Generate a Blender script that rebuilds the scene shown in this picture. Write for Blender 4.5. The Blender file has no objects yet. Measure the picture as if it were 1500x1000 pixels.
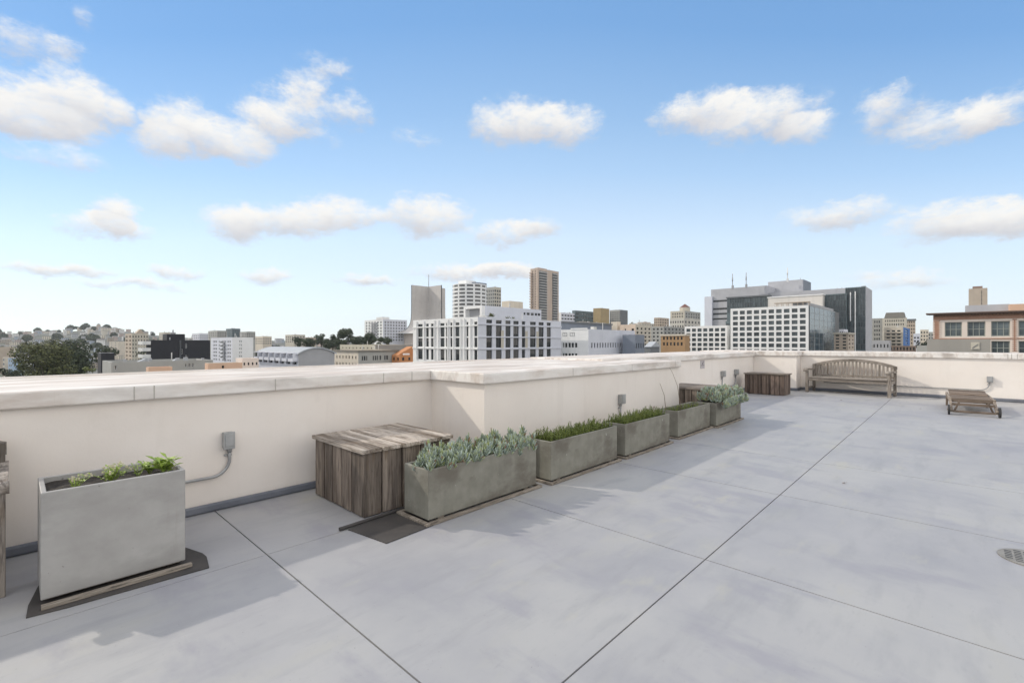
import bpy, math, random
from mathutils import Vector, Matrix
random.seed(7)
S = bpy.context.scene
COL = S.collection
R = math.radians

# ------------------------------------------------------------------ camera
# world axes: x runs along the left parapet away from the camera, y runs to the left parapet, z = 0 on the deck
F, PSI, Y0, H = 690.0, R(43.35), 501.0, 1.40
CP, SP = math.cos(PSI), math.sin(PSI)
cam_d = bpy.data.cameras.new('camera'); cam = bpy.data.objects.new('camera', cam_d); COL.objects.link(cam)
cam.location = (0, 0, H); cam.rotation_euler = (R(90), 0, PSI - R(90))
cam_d.sensor_width = 36; cam_d.lens = 36 * F / 1500; cam_d.shift_y = 1.0 / 1500
cam_d.clip_start = 0.05; cam_d.clip_end = 20000
S.camera = cam

# ------------------------------------------------------------------ light
SUN_TO = Vector((-0.48, 1.0, 0.76)).normalized()
SUN_EL = math.asin(SUN_TO.z); SUN_AZ = math.atan2(SUN_TO.x, SUN_TO.y)
sl = bpy.data.lights.new('sun', 'SUN'); sl.energy = 2.0; sl.angle = R(0.8); sl.color = (1.0, 0.93, 0.82)
so = bpy.data.objects.new('sun', sl); COL.objects.link(so)
so.rotation_euler = (-SUN_TO).to_track_quat('-Z', 'Y').to_euler()
S.view_settings.view_transform = 'Standard'; S.view_settings.look = 'None'
S.view_settings.exposure = 0.10; S.view_settings.gamma = 1.0
SKY_STRENGTH = 0.15

CLOUDS = [  # px, py, half width, half height, weight
 (15,148,66,44,1),(390,185,50,26,.6),(200,175,40,24,.5),(470,205,30,12,.3),(95,145,50,44,.95),(148,158,40,36,.85),(60,180,105,22,.75),(40,60,60,24,.6),(95,72,25,14,.35),
 (275,190,62,38,1),(345,213,62,26,.9),(232,212,38,24,.8),(422,165,62,32,.7),(447,128,34,24,.7),(515,165,36,24,.65),
 (90,232,75,20,.5),(482,97,40,15,.5),(170,312,38,26,1),(152,334,72,18,.9),(345,326,52,28,1),(430,322,80,22,1),
 (500,312,66,22,1),(625,316,62,30,1.05),(750,180,62,31,1),(822,186,56,26,.95),(740,343,54,17,.8),
 (790,334,34,14,.6),(1020,166,66,26,1),(1110,172,90,32,1),(1182,188,46,20,.8),(1300,166,56,32,.62),(1385,182,76,24,.85),
 (1452,160,56,22,.75),(1290,140,40,16,.4),(1220,318,82,20,.9),(1370,326,70,30,.9),(1450,322,66,28,.95),(1510,318,60,30,.9),
 (100,397,85,11,.95),(255,402,42,12,.9),(395,402,42,13,.9),(540,408,52,10,.8),(690,399,84,13,.95),(745,394,48,12,.85),
 (1320,410,85,12,.6),(200,421,80,9,.7),(1270,400,40,8,.4),(610,205,32,12,.35),(125,30,20,14,.3)]

def make_world():
    w = bpy.data.worlds.new('World'); S.world = w; w.use_nodes = True
    nt = w.node_tree; N = nt.nodes; L = nt.links
    for n in list(N): N.remove(n)
    def nd(t, **k):
        n = N.new(t)
        for a, b in k.items(): setattr(n, a, b)
        return n
    def mth(op, a, b=None, c=None):
        n = nd('ShaderNodeMath', operation=op)
        for i, x in enumerate((a, b, c)):
            if x is None: continue
            if isinstance(x, (int, float)): n.inputs[i].default_value = x
            else: L.new(x, n.inputs[i])
        return n.outputs[0]
    out = nd('ShaderNodeOutputWorld')
    sky = nd('ShaderNodeTexSky', sky_type='NISHITA', sun_disc=False)
    sky.sun_elevation = SUN_EL; sky.sun_rotation = SUN_AZ
    sky.altitude = 0; sky.air_density = 1.0; sky.dust_density = 0.3; sky.ozone_density = 1.6
    geo = nd('ShaderNodeTexCoord')
    d = geo.outputs['Generated']
    def dot(v, vec):
        n = nd('ShaderNodeVectorMath', operation='DOT_PRODUCT'); L.new(v, n.inputs[0]); n.inputs[1].default_value = vec; return n.outputs['Value']
    fw = dot(d, (CP, SP, 0)); rt = dot(d, (SP, -CP, 0)); up = dot(d, (0, 0, 1))
    az = mth('ARCTAN2', rt, fw); el = mth('ARCSINE', up)
    cmb = nd('ShaderNodeCombineXYZ'); L.new(az, cmb.inputs[0]); L.new(el, cmb.inputs[1])
    def noise(scale, detail, rough, vec, stretch=(1, 1, 1)):
        mp = nd('ShaderNodeVectorMath', operation='MULTIPLY'); L.new(vec, mp.inputs[0]); mp.inputs[1].default_value = stretch
        n = nd('ShaderNodeTexNoise'); n.inputs['Scale'].default_value = scale; n.inputs['Detail'].default_value = detail
        n.inputs['Roughness'].default_value = rough; L.new(mp.outputs[0], n.inputs['Vector']); return n
    wn = noise(10, 9, .70, cmb.outputs[0], (1, 1.6, 1))
    sub = nd('ShaderNodeVectorMath', operation='MULTIPLY_ADD'); L.new(wn.outputs['Color'], sub.inputs[0])
    sub.inputs[1].default_value = (.085, .06, 0); sub.inputs[2].default_value = (-.0425, -.03, 0)
    addv = nd('ShaderNodeVectorMath', operation='ADD'); L.new(cmb.outputs[0], addv.inputs[0]); L.new(sub.outputs[0], addv.inputs[1])
    p = addv.outputs[0]
    tot = 0.0; tsum = 0.0
    for (px, py, rx, ry, a) in CLOUDS:
        X = (px - 750) / F; ca = math.atan(X); ce = math.atan((Y0 - py) / F * math.cos(ca))
        rax = rx / F * math.cos(ca) ** 2 * 1.24; rel = ry / F * math.cos(ca) * 1.26
        m = nd('ShaderNodeVectorMath', operation='MULTIPLY_ADD'); L.new(p, m.inputs[0])
        m.inputs[1].default_value = (1 / rax, 1 / rel, 0); m.inputs[2].default_value = (-ca / rax, -ce / rel, 0)
        q = nd('ShaderNodeVectorMath', operation='DOT_PRODUCT'); L.new(m.outputs[0], q.inputs[0]); L.new(m.outputs[0], q.inputs[1])
        val = mth('MAXIMUM', mth('MULTIPLY_ADD', q.outputs['Value'], -a, a), 0.0)
        yy = dot(m.outputs[0], (0, 1, 0))
        tsum = mth('MULTIPLY_ADD', val, yy, tsum)
        tot = mth('ADD', val, tot)
    n1 = noise(22, 10, .68, cmb.outputs[0], (1, 1.7, 1))
    n2 = noise(8, 3, .5, cmb.outputs[0])
    nn = mth('MULTIPLY_ADD', n1.outputs['Fac'], 1.9, -.98)
    dens0 = mth('ADD', mth('MINIMUM', tot, 1.0), mth('MULTIPLY', nn, mth('MINIMUM', mth('MULTIPLY', tot, 4.0), 1.0)))
    def smooth(v, a, b):
        n = nd('ShaderNodeMapRange', interpolation_type='SMOOTHSTEP'); L.new(v, n.inputs['Value'])
        n.inputs['From Min'].default_value = a; n.inputs['From Max'].default_value = b; return n.outputs['Result']
    dens = mth('MULTIPLY', smooth(dens0, .0, 1.12), .95)
    t = mth('DIVIDE', tsum, mth('MAXIMUM', tot, .02))
    t2 = mth('ADD', t, mth('MULTIPLY_ADD', n2.outputs['Fac'], .7, -.35))
    br = smooth(t2, -.70, .42)
    mix = nd('ShaderNodeMix', data_type='RGBA'); L.new(br, mix.inputs['Factor'])
    mix.inputs['A'].default_value = (.60, .60, .635, 1); mix.inputs['B'].default_value = (.93, .91, .87, 1)
    # pale air towards the horizon
    hz = mth('POWER', smooth(el, .62, -.01), 1.35)
    hsv = nd('ShaderNodeHueSaturation'); hsv.inputs['Saturation'].default_value = SKY_SAT; hsv.inputs['Value'].default_value = SKY_VAL
    tint = nd('ShaderNodeVectorMath', operation='MULTIPLY'); L.new(sky.outputs[0], tint.inputs[0]); tint.inputs[1].default_value = (1.0, 1.27, 1.40)
    L.new(tint.outputs[0], hsv.inputs['Color'])
    e2 = mth('MULTIPLY', el, mth('MULTIPLY_ADD', mth('MULTIPLY', az, az), .6, 1.0))
    cr = nd('ShaderNodeValToRGB'); L.new(mth('MAXIMUM', e2, 0.0), cr.inputs[0]); els = cr.color_ramp.elements
    stops = [(0,.84,.865,.925),(.074,.83,.865,.93),(.215,.70,.825,.955),(.349,.455,.65,.895),(.45,.335,.535,.815),(.6,.205,.405,.73),(.95,.13,.30,.62)]
    els[0].position = 0; els[0].color = (*stops[0][1:], 1); els[1].position = .95; els[1].color = (*stops[-1][1:], 1)
    for s_ in stops[1:-1]: e_ = els.new(s_[0]); e_.color = (*s_[1:], 1)
    b0 = nd('ShaderNodeBackground'); L.new(cr.outputs[0], b0.inputs[0])
    b1n = nd('ShaderNodeBackground'); L.new(hsv.outputs[0], b1n.inputs[0]); b1n.inputs[1].default_value = SKY_STRENGTH
    b1 = nd('ShaderNodeMixShader'); b1.inputs[0].default_value = .82; L.new(b1n.outputs[0], b1.inputs[1]); L.new(b0.outputs[0], b1.inputs[2])
    bh = nd('ShaderNodeBackground'); bh.inputs[0].default_value = (.80, .845, .935, 1); bh.inputs[1].default_value = 1.0
    mh = nd('ShaderNodeMixShader'); L.new(mth('MULTIPLY', hz, 0.0), mh.inputs[0]); L.new(b1.outputs[0], mh.inputs[1]); L.new(bh.outputs[0], mh.inputs[2])
    b2 = nd('ShaderNodeBackground'); L.new(mix.outputs['Result'], b2.inputs[0]); b2.inputs[1].default_value = 1.0
    ms = nd('ShaderNodeMixShader'); L.new(dens, ms.inputs[0]); L.new(mh.outputs[0], ms.inputs[1]); L.new(b2.outputs[0], ms.inputs[2])
    # unseen cloud added overhead and behind the camera to brighten and whiten the fill
    n3 = noise(1.7, 6, .6, d)
    over = mth('MAXIMUM', smooth(el, .66, .86), smooth(mth('ABSOLUTE', az), .92, 1.15))
    oc = mth('MULTIPLY', over, smooth(n3.outputs['Fac'], .36, .52))
    b3 = nd('ShaderNodeBackground'); b3.inputs[0].default_value = (1.0, .97, .93, 1); b3.inputs[1].default_value = FILL_CLOUD
    mo = nd('ShaderNodeMixShader'); L.new(oc, mo.inputs[0]); L.new(ms.outputs[0], mo.inputs[1]); L.new(b3.outputs[0], mo.inputs[2])
    L.new(mo.outputs[0], out.inputs[0])
SKY_SAT, SKY_VAL, FILL_CLOUD = 1.0, 1.0, 1.38
make_world()

# ------------------------------------------------------------------ helpers
def ray(px, py=Y0):
    X = (px - 750) / F
    return Vector((CP + X * SP, SP - X * CP, (Y0 - py) / F))
def W(px, Y):
    r = ray(px); return r.x * Y, r.y * Y
def Z(py, Y): return H + (Y0 - py) / F * Y

class MB:
    """collects faces; build() links them as one mesh object"""
    def __init__(s): s.v = []; s.f = []; s.m = []; s.sm = []
    def face(s, pts, m=0, sm=False):
        b = len(s.v); s.v += [tuple(p) for p in pts]; s.f.append(tuple(range(b, b + len(pts)))); s.m.append(m); s.sm.append(sm); return s
    def box(s, x0, x1, y0, y1, z0, z1, m=0, M=None):
        c = [(x0,y0,z0),(x1,y0,z0),(x1,y1,z0),(x0,y1,z0),(x0,y0,z1),(x1,y0,z1),(x1,y1,z1),(x0,y1,z1)]
        if M is not None: c = [M @ Vector(p) for p in c]
        b = len(s.v); s.v += [tuple(p) for p in c]
        for q in ((0,3,2,1),(4,5,6,7),(0,1,5,4),(1,2,6,5),(2,3,7,6),(3,0,4,7)):
            s.f.append(tuple(b + i for i in q)); s.m.append(m); s.sm.append(False)
        return s
    def prism(s, pts, z0, z1, m=0, bottom=True):
        n = len(pts); b = len(s.v)
        s.v += [(x, y, z0) for x, y in pts] + [(x, y, z1) for x, y in pts]
        for i in range(n):
            j = (i + 1) % n; s.f.append((b+i, b+j, b+n+j, b+n+i)); s.m.append(m); s.sm.append(False)
        s.f.append(tuple(b+n+i for i in range(n))); s.m.append(m); s.sm.append(False)
        if bottom: s.f.append(tuple(b+i for i in range(n-1,-1,-1))); s.m.append(m); s.sm.append(False)
        return s
    def tube(s, path, r, n=10, m=0, cap=True):
        path = [Vector(p) for p in path]; k = len(path); b = len(s.v); prev = None
        for i, p in enumerate(path):
            t = (path[min(i+1,k-1)] - path[max(i-1,0)]).normalized()
            if prev is None:
                a = Vector((0,0,1)) if abs(t.z) < .9 else Vector((1,0,0)); nx = t.cross(a).normalized()
            else: nx = (prev - t * prev.dot(t)).normalized()
            prev = nx; ny = t.cross(nx); rr = r[i] if isinstance(r, (list, tuple)) else r
            for j in range(n):
                a = 2*math.pi*j/n; s.v.append(tuple(p + nx*math.cos(a)*rr + ny*math.sin(a)*rr))
        for i in range(k-1):
            for j in range(n):
                j2 = (j+1) % n; s.f.append((b+i*n+j, b+i*n+j2, b+(i+1)*n+j2, b+(i+1)*n+j)); s.m.append(m); s.sm.append(True)
        if cap:
            s.f.append(tuple(b+j for j in range(n-1,-1,-1))); s.m.append(m); s.sm.append(False)
            s.f.append(tuple(b+(k-1)*n+j for j in range(n))); s.m.append(m); s.sm.append(False)
        return s
    def build(s, name, mats, parent=None, loc=(0,0,0), rz=0, bevel=0):
        me = bpy.data.meshes.new(name); me.from_pydata(s.v, [], s.f)
        for m in (mats if isinstance(mats, (list, tuple)) else [mats]): me.materials.append(m)
        me.polygons.foreach_set('material_index', s.m); me.polygons.foreach_set('use_smooth', s.sm); me.update()
        o = bpy.data.objects.new(name, me); COL.objects.link(o); o.location = loc; o.rotation_euler[2] = rz
        if parent: o.parent = parent
        if bevel:
            b = o.modifiers.new('bevel', 'BEVEL'); b.width = bevel; b.segments = 2; b.limit_method = 'ANGLE'
        return o

def tag(o, label=None, cat=None, group=None, kind=None):
    if label: o['label'] = label
    if cat: o['category'] = cat
    if group: o['group'] = group
    if kind: o['kind'] = kind
    return o
def thing(name, label, cat, loc=(0,0,0), rz=0, group=None):
    o = bpy.data.objects.new(name, None); o.empty_display_size = .2; COL.objects.link(o); o.location = loc; o.rotation_euler[2] = rz
    return tag(o, label, cat, group)
def put(src, parent, loc, rz=0, scale=None):
    c = src.copy(); COL.objects.link(c); c.parent = parent; c.location = loc; c.rotation_euler[2] = rz
    if scale: c.scale = scale
    return c

# ------------------------------------------------------------------ materials
MATS = {}
def pbr(name, c1, c2=None, scale=3.0, rough=.8, detail=6, stretch=(1,1,1), bump=0, bscale=None, c3=None, s3=.6, t3=(.55,.75), st3=(1,1,1),
        island=0, metallic=0, spec=.5, lo=.35, hi=.65, extra=None, emis=None, objrand=0):
    if name in MATS: return MATS[name]
    m = bpy.data.materials.new(name); m.use_nodes = True; MATS[name] = m
    nt = m.node_tree; N = nt.nodes; L = nt.links; P = N['Principled BSDF']
    P.inputs['Roughness'].default_value = rough; P.inputs['Metallic'].default_value = metallic; P.inputs['Specular IOR Level'].default_value = spec
    if c2 is None:
        P.inputs['Base Color'].default_value = (*c1, 1); return m
    tc = N.new('ShaderNodeTexCoord')
    def noise(sc, st, det=detail):
        mp = N.new('ShaderNodeMapping'); L.new(tc.outputs['Object'], mp.inputs[0]); mp.inputs['Scale'].default_value = st
        if island:
            g = N.new('ShaderNodeNewGeometry'); mm = N.new('ShaderNodeMath'); mm.operation = 'MULTIPLY'; mm.inputs[1].default_value = 37.0
            L.new(g.outputs['Random Per Island'], mm.inputs[0]); cx = N.new('ShaderNodeCombineXYZ')
            for i in range(3): L.new(mm.outputs[0], cx.inputs[i])
            L.new(cx.outputs[0], mp.inputs['Location'])
        n = N.new('ShaderNodeTexNoise'); n.inputs['Scale'].default_value = sc; n.inputs['Detail'].default_value = det; n.inputs['Roughness'].default_value = .6
        L.new(mp.outputs[0], n.inputs['Vector']); return n.outputs['Fac']
    def rng(v, a, b, o0=0, o1=1):
        r = N.new('ShaderNodeMapRange'); r.inputs['From Min'].default_value = a; r.inputs['From Max'].default_value = b
        r.inputs['To Min'].default_value = o0; r.inputs['To Max'].default_value = o1; L.new(v, r.inputs['Value']); return r.outputs[0]
    def mixc(f, a, b, mode='MIX'):
        x = N.new('ShaderNodeMix'); x.data_type = 'RGBA'; x.blend_type = mode
        if isinstance(f, (int, float)): x.inputs['Factor'].default_value = f
        else: L.new(f, x.inputs['Factor'])
        for k, val in (('A', a), ('B', b)):
            if isinstance(val, tuple): x.inputs[k].default_value = (*val, 1)
            else: L.new(val, x.inputs[k])
        return x.outputs['Result']
    n1 = noise(scale, stretch)
    col = mixc(rng(n1, lo, hi), c1, c2)
    if c3: col = mixc(rng(noise(s3, st3, 8), t3[0], t3[1]), col, c3)
    if island:
        g = N.new('ShaderNodeNewGeometry'); hv = N.new('ShaderNodeHueSaturation'); L.new(rng(g.outputs['Random Per Island'], 0, 1, 1 - island, 1 + island), hv.inputs['Value'])
        L.new(col, hv.inputs['Color']); col = hv.outputs[0]
    if objrand:
        oi = N.new('ShaderNodeObjectInfo'); hv = N.new('ShaderNodeHueSaturation'); L.new(rng(oi.outputs['Random'], 0, 1, 1 - objrand, 1 + objrand), hv.inputs['Value'])
        L.new(col, hv.inputs['Color']); col = hv.outputs[0]
    if extra: col = extra(nt, tc, col, noise, rng, mixc)
    L.new(col, P.inputs['Base Color'])
    L.new(rng(n1, .2, .8, rough - .08, min(1, rough + .08)), P.inputs['Roughness'])
    if bump:
        bp = N.new('ShaderNodeBump'); bp.inputs['Strength'].default_value = bump; bp.inputs['Distance'].default_value = .01
        L.new(noise(bscale or scale * 6, stretch), bp.inputs['Height']); L.new(bp.outputs[0], P.inputs['Normal'])
    return m

def deck_extra(nt, tc, col, noise, rng, mixc):
    col = mixc(rng(noise(.55, (1,1,1)), .44, .60, 0, .75), col, (.40,.393,.38))           # chalky worn patches
    col = mixc(rng(noise(1.1, (1,2.4,1)), .55, .70, 0, .55), col, (.385,.375,.34))         # brownish water stains
    col = mixc(rng(noise(5.0, (.25,1,1), 9), .52, .72, 0, .6), col, (.265,.265,.275))      # dragged dirt
    col = mixc(rng(noise(1.9, (1.2,.5,1), 10), .54, .64, 0, .7), col, (.285,.28,.305))     # lavender repaint patches
    col = mixc(rng(noise(2.6, (.5,1.3,1), 10), .60, .68, 0, .5), col, (.40,.385,.33))     # dried puddle silt
    col = mixc(rng(noise(26, (.3,1,1), 6), .60, .74, 0, .35), col, (.27,.27,.275))        # scuffs
    return mixc(rng(noise(70, (1,1,1), 2), .70, .75, 0, .7), col, (.20,.20,.19))          # specks
DECK = pbr('deck_paint', (.308,.304,.316), (.357,.352,.358), 1.6, .55, extra=deck_extra, bump=.12, bscale=14)
JOINT = pbr('joint_sealant', (.05,.05,.05), (.09,.085,.08), 8, .9)
FLASH = pbr('base_flashing', (.12,.13,.155), (.18,.19,.215), 3, .6, bump=.2, bscale=5, c3=(.14,.14,.15), s3=2.0)
def stucco_extra(nt, tc, col, noise, rng, mixc):
    col = mixc(rng(noise(.9, (1,1,1.4), 9), .50, .66, 0, .22), col, (.70,.64,.575))
    col = mixc(rng(noise(3.2, (1,1,.6), 9), .62, .72, 0, .18), col, (.62,.55,.48))
    col = mixc(rng(noise(45, (1,1,1), 3), .66, .74, 0, .22), col, (.52,.47,.41))
    return mixc(rng(noise(2.2, (3,3,.35), 7), .54, .78, 0, .2), col, (.60,.54,.47))
STUCCO = pbr('stucco_paint', (.82,.745,.668), (.85,.785,.715), 1.3, .85, bump=.10, bscale=40, extra=stucco_extra)
def cap_extra(nt, tc, col, noise, rng, mixc):
    g = nt.nodes.new('ShaderNodeNewGeometry'); sx = nt.nodes.new('ShaderNodeSeparateXYZ'); nt.links.new(g.outputs['Normal'], sx.inputs[0])
    def times(a):
        m = nt.nodes.new('ShaderNodeMath'); m.operation = 'MULTIPLY'; nt.links.new(a, m.inputs[0]); nt.links.new(rng(sx.outputs[2], .5, .9), m.inputs[1]); return m.outputs[0]
    # settled dirt on upward faces, deepened to offset their brightness in the sun
    col = mixc(times(rng(noise(2.4, (.35,2.2,1), 9), .40, .62, .12, .75)), col, (.50,.425,.365))
    col = mixc(times(rng(noise(6, (.3,2.5,1), 9), .52, .66, 0, .7)), col, (.36,.30,.255))
    col = mixc(rng(noise(5, (.3,1.6,1), 9), .46, .66, 0, .75), col, (.53,.44,.37))
    col = mixc(rng(noise(14, (2.2,2.2,.12), 5), .60, .76, 0, .22), col, (.52,.45,.36))
    return mixc(rng(noise(1.7, (.3,1.4,1), 6), .54, .68, 0, .7), col, (.36,.31,.27))
CAP = pbr('coping_paint', (.775,.725,.665), (.81,.775,.73), 2.0, .7, extra=cap_extra, bump=.08, bscale=10)
def wood_extra(st):
    def ex(nt, tc, col, noise, rng, mixc):
        col = mixc(rng(noise(16, st, 10), .50, .68, 0, .8), col, (.045,.034,.026))
        col = mixc(rng(noise(5, tuple(x*.6+.4 for x in st), 4), .60, .70, 0, .6), col, (.13,.085,.05))
        return mixc(rng(noise(24, tuple(min(x,2.5)*.5+.2 for x in st), 2), .72, .76, 0, .9), col, (.02,.016,.012))
    return ex
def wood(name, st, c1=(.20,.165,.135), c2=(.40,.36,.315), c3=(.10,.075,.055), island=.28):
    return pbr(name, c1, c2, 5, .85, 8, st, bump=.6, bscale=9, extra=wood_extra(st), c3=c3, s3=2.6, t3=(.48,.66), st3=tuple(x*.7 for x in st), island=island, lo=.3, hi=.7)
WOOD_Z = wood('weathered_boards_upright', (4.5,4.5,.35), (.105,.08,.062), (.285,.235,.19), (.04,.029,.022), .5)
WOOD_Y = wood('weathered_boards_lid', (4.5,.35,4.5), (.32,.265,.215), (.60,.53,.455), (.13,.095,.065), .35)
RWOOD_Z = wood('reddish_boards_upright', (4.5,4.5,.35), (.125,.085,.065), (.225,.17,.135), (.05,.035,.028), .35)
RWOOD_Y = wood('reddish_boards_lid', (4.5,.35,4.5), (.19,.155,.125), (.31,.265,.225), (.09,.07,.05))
TEAK_X = wood('grey_teak_long', (.4,5,5), (.235,.20,.17), (.37,.325,.28), (.13,.11,.09), .16)
TEAK_Z = wood('grey_teak_upright', (5,5,.4), (.235,.20,.17), (.37,.325,.28), (.13,.11,.09), .16)
TEAK_Y = wood('grey_teak_deep', (5,.4,5), (.235,.20,.17), (.37,.325,.28), (.13,.11,.09), .16)
BATTEN = wood('batten_wood', (.5,5,5), (.22,.185,.145), (.36,.31,.255), (.16,.13,.10), .15)
def conc_extra(nt, tc, col, noise, rng, mixc):
    col = mixc(rng(noise(4.5, (2.2,2.2,.35), 9), .48, .78, 0, .5), col, (.14,.135,.11))
    col = mixc(rng(noise(2.0, (1,1,1.8), 9), .48, .62, 0, .75), col, (.125,.108,.085))
    return mixc(rng(noise(38, (1,1,.5), 2), .74, .78, 0, .8), col, (.55,.54,.50))
CONC = pbr('planter_concrete', (.195,.186,.15), (.265,.255,.212), 6, .8, detail=10, bump=.2, bscale=30, extra=conc_extra)
def galv_extra(nt, tc, col, noise, rng, mixc):
    col = mixc(rng(noise(1.8, (1,1,2), 6), .46, .68, 0, .7), col, (.25,.24,.225))
    col = mixc(rng(noise(4, (2.5,2.5,.3), 6), .58, .76, 0, .5), col, (.24,.20,.16))
    return mixc(rng(noise(30, (1,1,1), 2), .73, .77, 0, .7), col, (.08,.07,.06))
GALV = pbr('planter_grey_board', (.34,.325,.305), (.43,.415,.39), 3, .5, bump=.06, bscale=25, extra=galv_extra)
SOIL = pbr('potting_soil', (.018,.014,.011), (.05,.04,.03), 30, .95, bump=.8, bscale=60)
RUBBER = pbr('black_rubber', (.035,.032,.032), (.07,.062,.056), 3, .7, bump=.1, bscale=12)
CONDUIT = pbr('grey_conduit', (.29,.29,.29), (.38,.38,.375), 6, .45, metallic=.3, bump=.05)
OUTLET = pbr('outlet_box_metal', (.33,.33,.325), (.42,.42,.41), 9, .5, metallic=.3)
DARKM = pbr('dark_metal', (.03,.03,.03), (.06,.058,.055), 9, .5, metallic=.4)
IRON = pbr('cast_iron', (.22,.205,.18), (.33,.31,.28), 12, .6, metallic=.3, bump=.2)
PLAQUE = pbr('plaque_plastic', (.44,.40,.40), (.50,.46,.46), 4, .5)
PLAQUE_DARK = pbr('plaque_print', (.12,.105,.11), (.17,.15,.155), 5, .5)
BLUELEAF = pbr('succulent_leaf', (.20,.255,.205), (.40,.455,.40), 9, .5, c3=(.30,.34,.13), s3=7.0, t3=(.48,.62), island=.35)
DRYLEAF = pbr('succulent_dry_leaf', (.20,.12,.07), (.33,.20,.13), 9, .7, island=.2)
GREENLEAF = pbr('spiky_green_leaf', (.10,.145,.022), (.22,.25,.055), 5, .55, island=.3)
LIMELEAF = pbr('lime_leaf', (.22,.32,.045), (.36,.46,.09), 9, .5, island=.2)
BUDS = pbr('pale_buds', (.45,.42,.25), (.55,.5,.36), 9, .6)
DEADSTEM = pbr('dead_stem', (.22,.16,.11), (.30,.22,.16), 9, .8)

# ------------------------------------------------------------------ the deck and its parapets
U0, U1, V0, V1 = -7.0, 16.0, -9.0, 4.5
def make_deck():
    b = MB(); g = .0045
    us = [U0, -4.6, -2.6, -.75, 1.15, 3.065, 4.83, 6.42, 8.2, 10.1, 12.0, 14.1, U1]
    vs = [V0, -6.9, -4.9, -2.9, -.85, 1.18, 3.31, V1]
    # the joints stop short of each other the way the photograph shows: main joint along x at v = 1.18, cross joints at each u up to the planters
    gu = {1.15: 1.0, 3.065: .95, 4.83: .95, 6.42: .9}; gv = {1.18: 1.0, 3.31: .6, -2.9: .8, -4.9: .8, -.85: 0}
    for i in range(len(us)-1):
        for j in range(len(vs)-1):
            x0, x1, y0, y1 = us[i], us[i+1], vs[j], vs[j+1]
            k = lambda t, d: g * d.get(t, 0)
            gx0, gx1, gy0, gy1 = k(us[i], gu), k(us[i+1], gu), k(vs[j], gv), k(vs[j+1], gv)
            if us[i] >= 3.06 and vs[j+1] == 3.31: gy1 = 0
            if us[i] >= 3.06 and vs[j] == 3.31: gy0 = 0
            x0 += gx0; x1 -= gx1; y0 += gy0; y1 -= gy1
            b.face([(x0,y0,0),(x1,y0,0),(x1,y1,0),(x0,y1,0)])
            for (p, q) in (((x0,y0),(x1,y0)),((x1,y0),(x1,y1)),((x1,y1),(x0,y1)),((x0,y1),(x0,y0))):
                b.face([(*p,-.02),(*q,-.02),(*q,0),(*p,0)])
    b.box(U0, U1, V0, V1, -.35, -.012, 1)
    b.box(U0-.2, U1+1.4, V0, V1+1.4, -26, -.36, 2)
    tag(b.build('roof_deck', [DECK, JOINT, STUCCO]), kind='structure')
make_deck()

def parapet(name, label, wall_quad, cap_quads, top, bot, flash=None, seams=(), lip=None):
    """wall_quad = x0,x1,y0,y1 of the wall body; cap = its coping; flash = list of boxes at the foot"""
    t = thing(name, label, 'parapet wall', ((wall_quad[0]+wall_quad[1])/2, (wall_quad[2]+wall_quad[3])/2, 0), 0, 'parapet walls round the roof deck')
    ox, oy = t.location.x, t.location.y
    b = MB(); x0, x1, y0, y1 = wall_quad; b.box(x0-ox, x1-ox, y0-oy, y1-oy, -.3, bot - .0005); b.build('wall_face', STUCCO, t)
    c = MB()
    for (x0, x1, y0, y1) in cap_quads: c.box(x0-ox, x1-ox, y0-oy, y1-oy, bot, top)
    cp = c.build('coping', CAP, t, bevel=.012)
    if lip:
        l = MB(); x0, x1, y0, y1 = lip; l.box(x0-ox, x1-ox, y0-oy, y1-oy, top, top+.018); l.build('drip_edge', CAP, cp)
    for (x0, x1, y0, y1) in seams:
        l = MB(); l.box(x0-ox, x1-ox, y0-oy, y1-oy, bot + .006, top - .006); l.build('coping_seam', SEAM, cp)
    if flash:
        f = MB()
        for (x0, x1, y0, y1, hh) in flash: f.box(x0-ox, x1-ox, y0-oy, y1-oy, .001, hh)
        f.build('base_flashing', FLASH, t, bevel=.02)
    return t
SEAM = pbr('seam_sealant', (.40,.37,.33), (.47,.44,.39), 8, .8)
OV = .045
JU, BV, BE = 3.39, 3.60, 8.15
def sm_y(u, v): return (u-.0035, u+.0035, v-OV-.002, v-OV+.004)
parapet('parapet_wall', 'long cream parapet with wide coping at left, behind the tall grey planter', (U0, JU+.3, V1, V1+1.6), [(U0, JU-OV-.0005, V1-OV, V1+1.62)],
        1.075, .962, [(U0, JU-.001, V1-.035, V1-.002, .07)], [sm_y(u, V1) for u in (-2.4, .62, .74, 1.62, 2.72, 3.08)], (U0, JU, V1+1.56, V1+1.62))
t = parapet('parapet_wall', 'thick projecting cream parapet with stained coping behind the low concrete planters', (JU, BE, BV, V1+1.6), [(JU-OV, BE, BV-OV, V1+1.62)],
        1.0755, .962, [(JU-.03, BE, BV-.03, BV-.002, .08), (JU-.03, JU-.001, BV, V1-.04, .08)], [sm_y(u, BV) for u in (4.9, 6.4, 7.9)], (JU, BE, V1+1.56, V1+1.62))
parapet('parapet_wall', 'cream parapet with small plaque and two electrical boxes beyond the planters', (BE+.002, 15.5, V1, V1+1.6), [(7.0, 15.5, V1-OV-.002, V1+1.624)],
        1.105, .985, [(BE+.01, 15.5, V1-.035, V1-.002, .08)], [sm_y(u, V1) for u in (9.7, 12.1)])
parapet('parapet_wall', 'short sunlit cream parapet jog behind the far wooden box', (15.502, 17.6, 3.36, V1+1.6), [(15.502-OV, 17.6, 3.36-OV, V1+1.62)],
        1.128, 1.0, [(15.47, 15.501, 3.34, V1-.04, .08), (15.47, 16.0, 3.325, 3.358, .08)])
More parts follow.
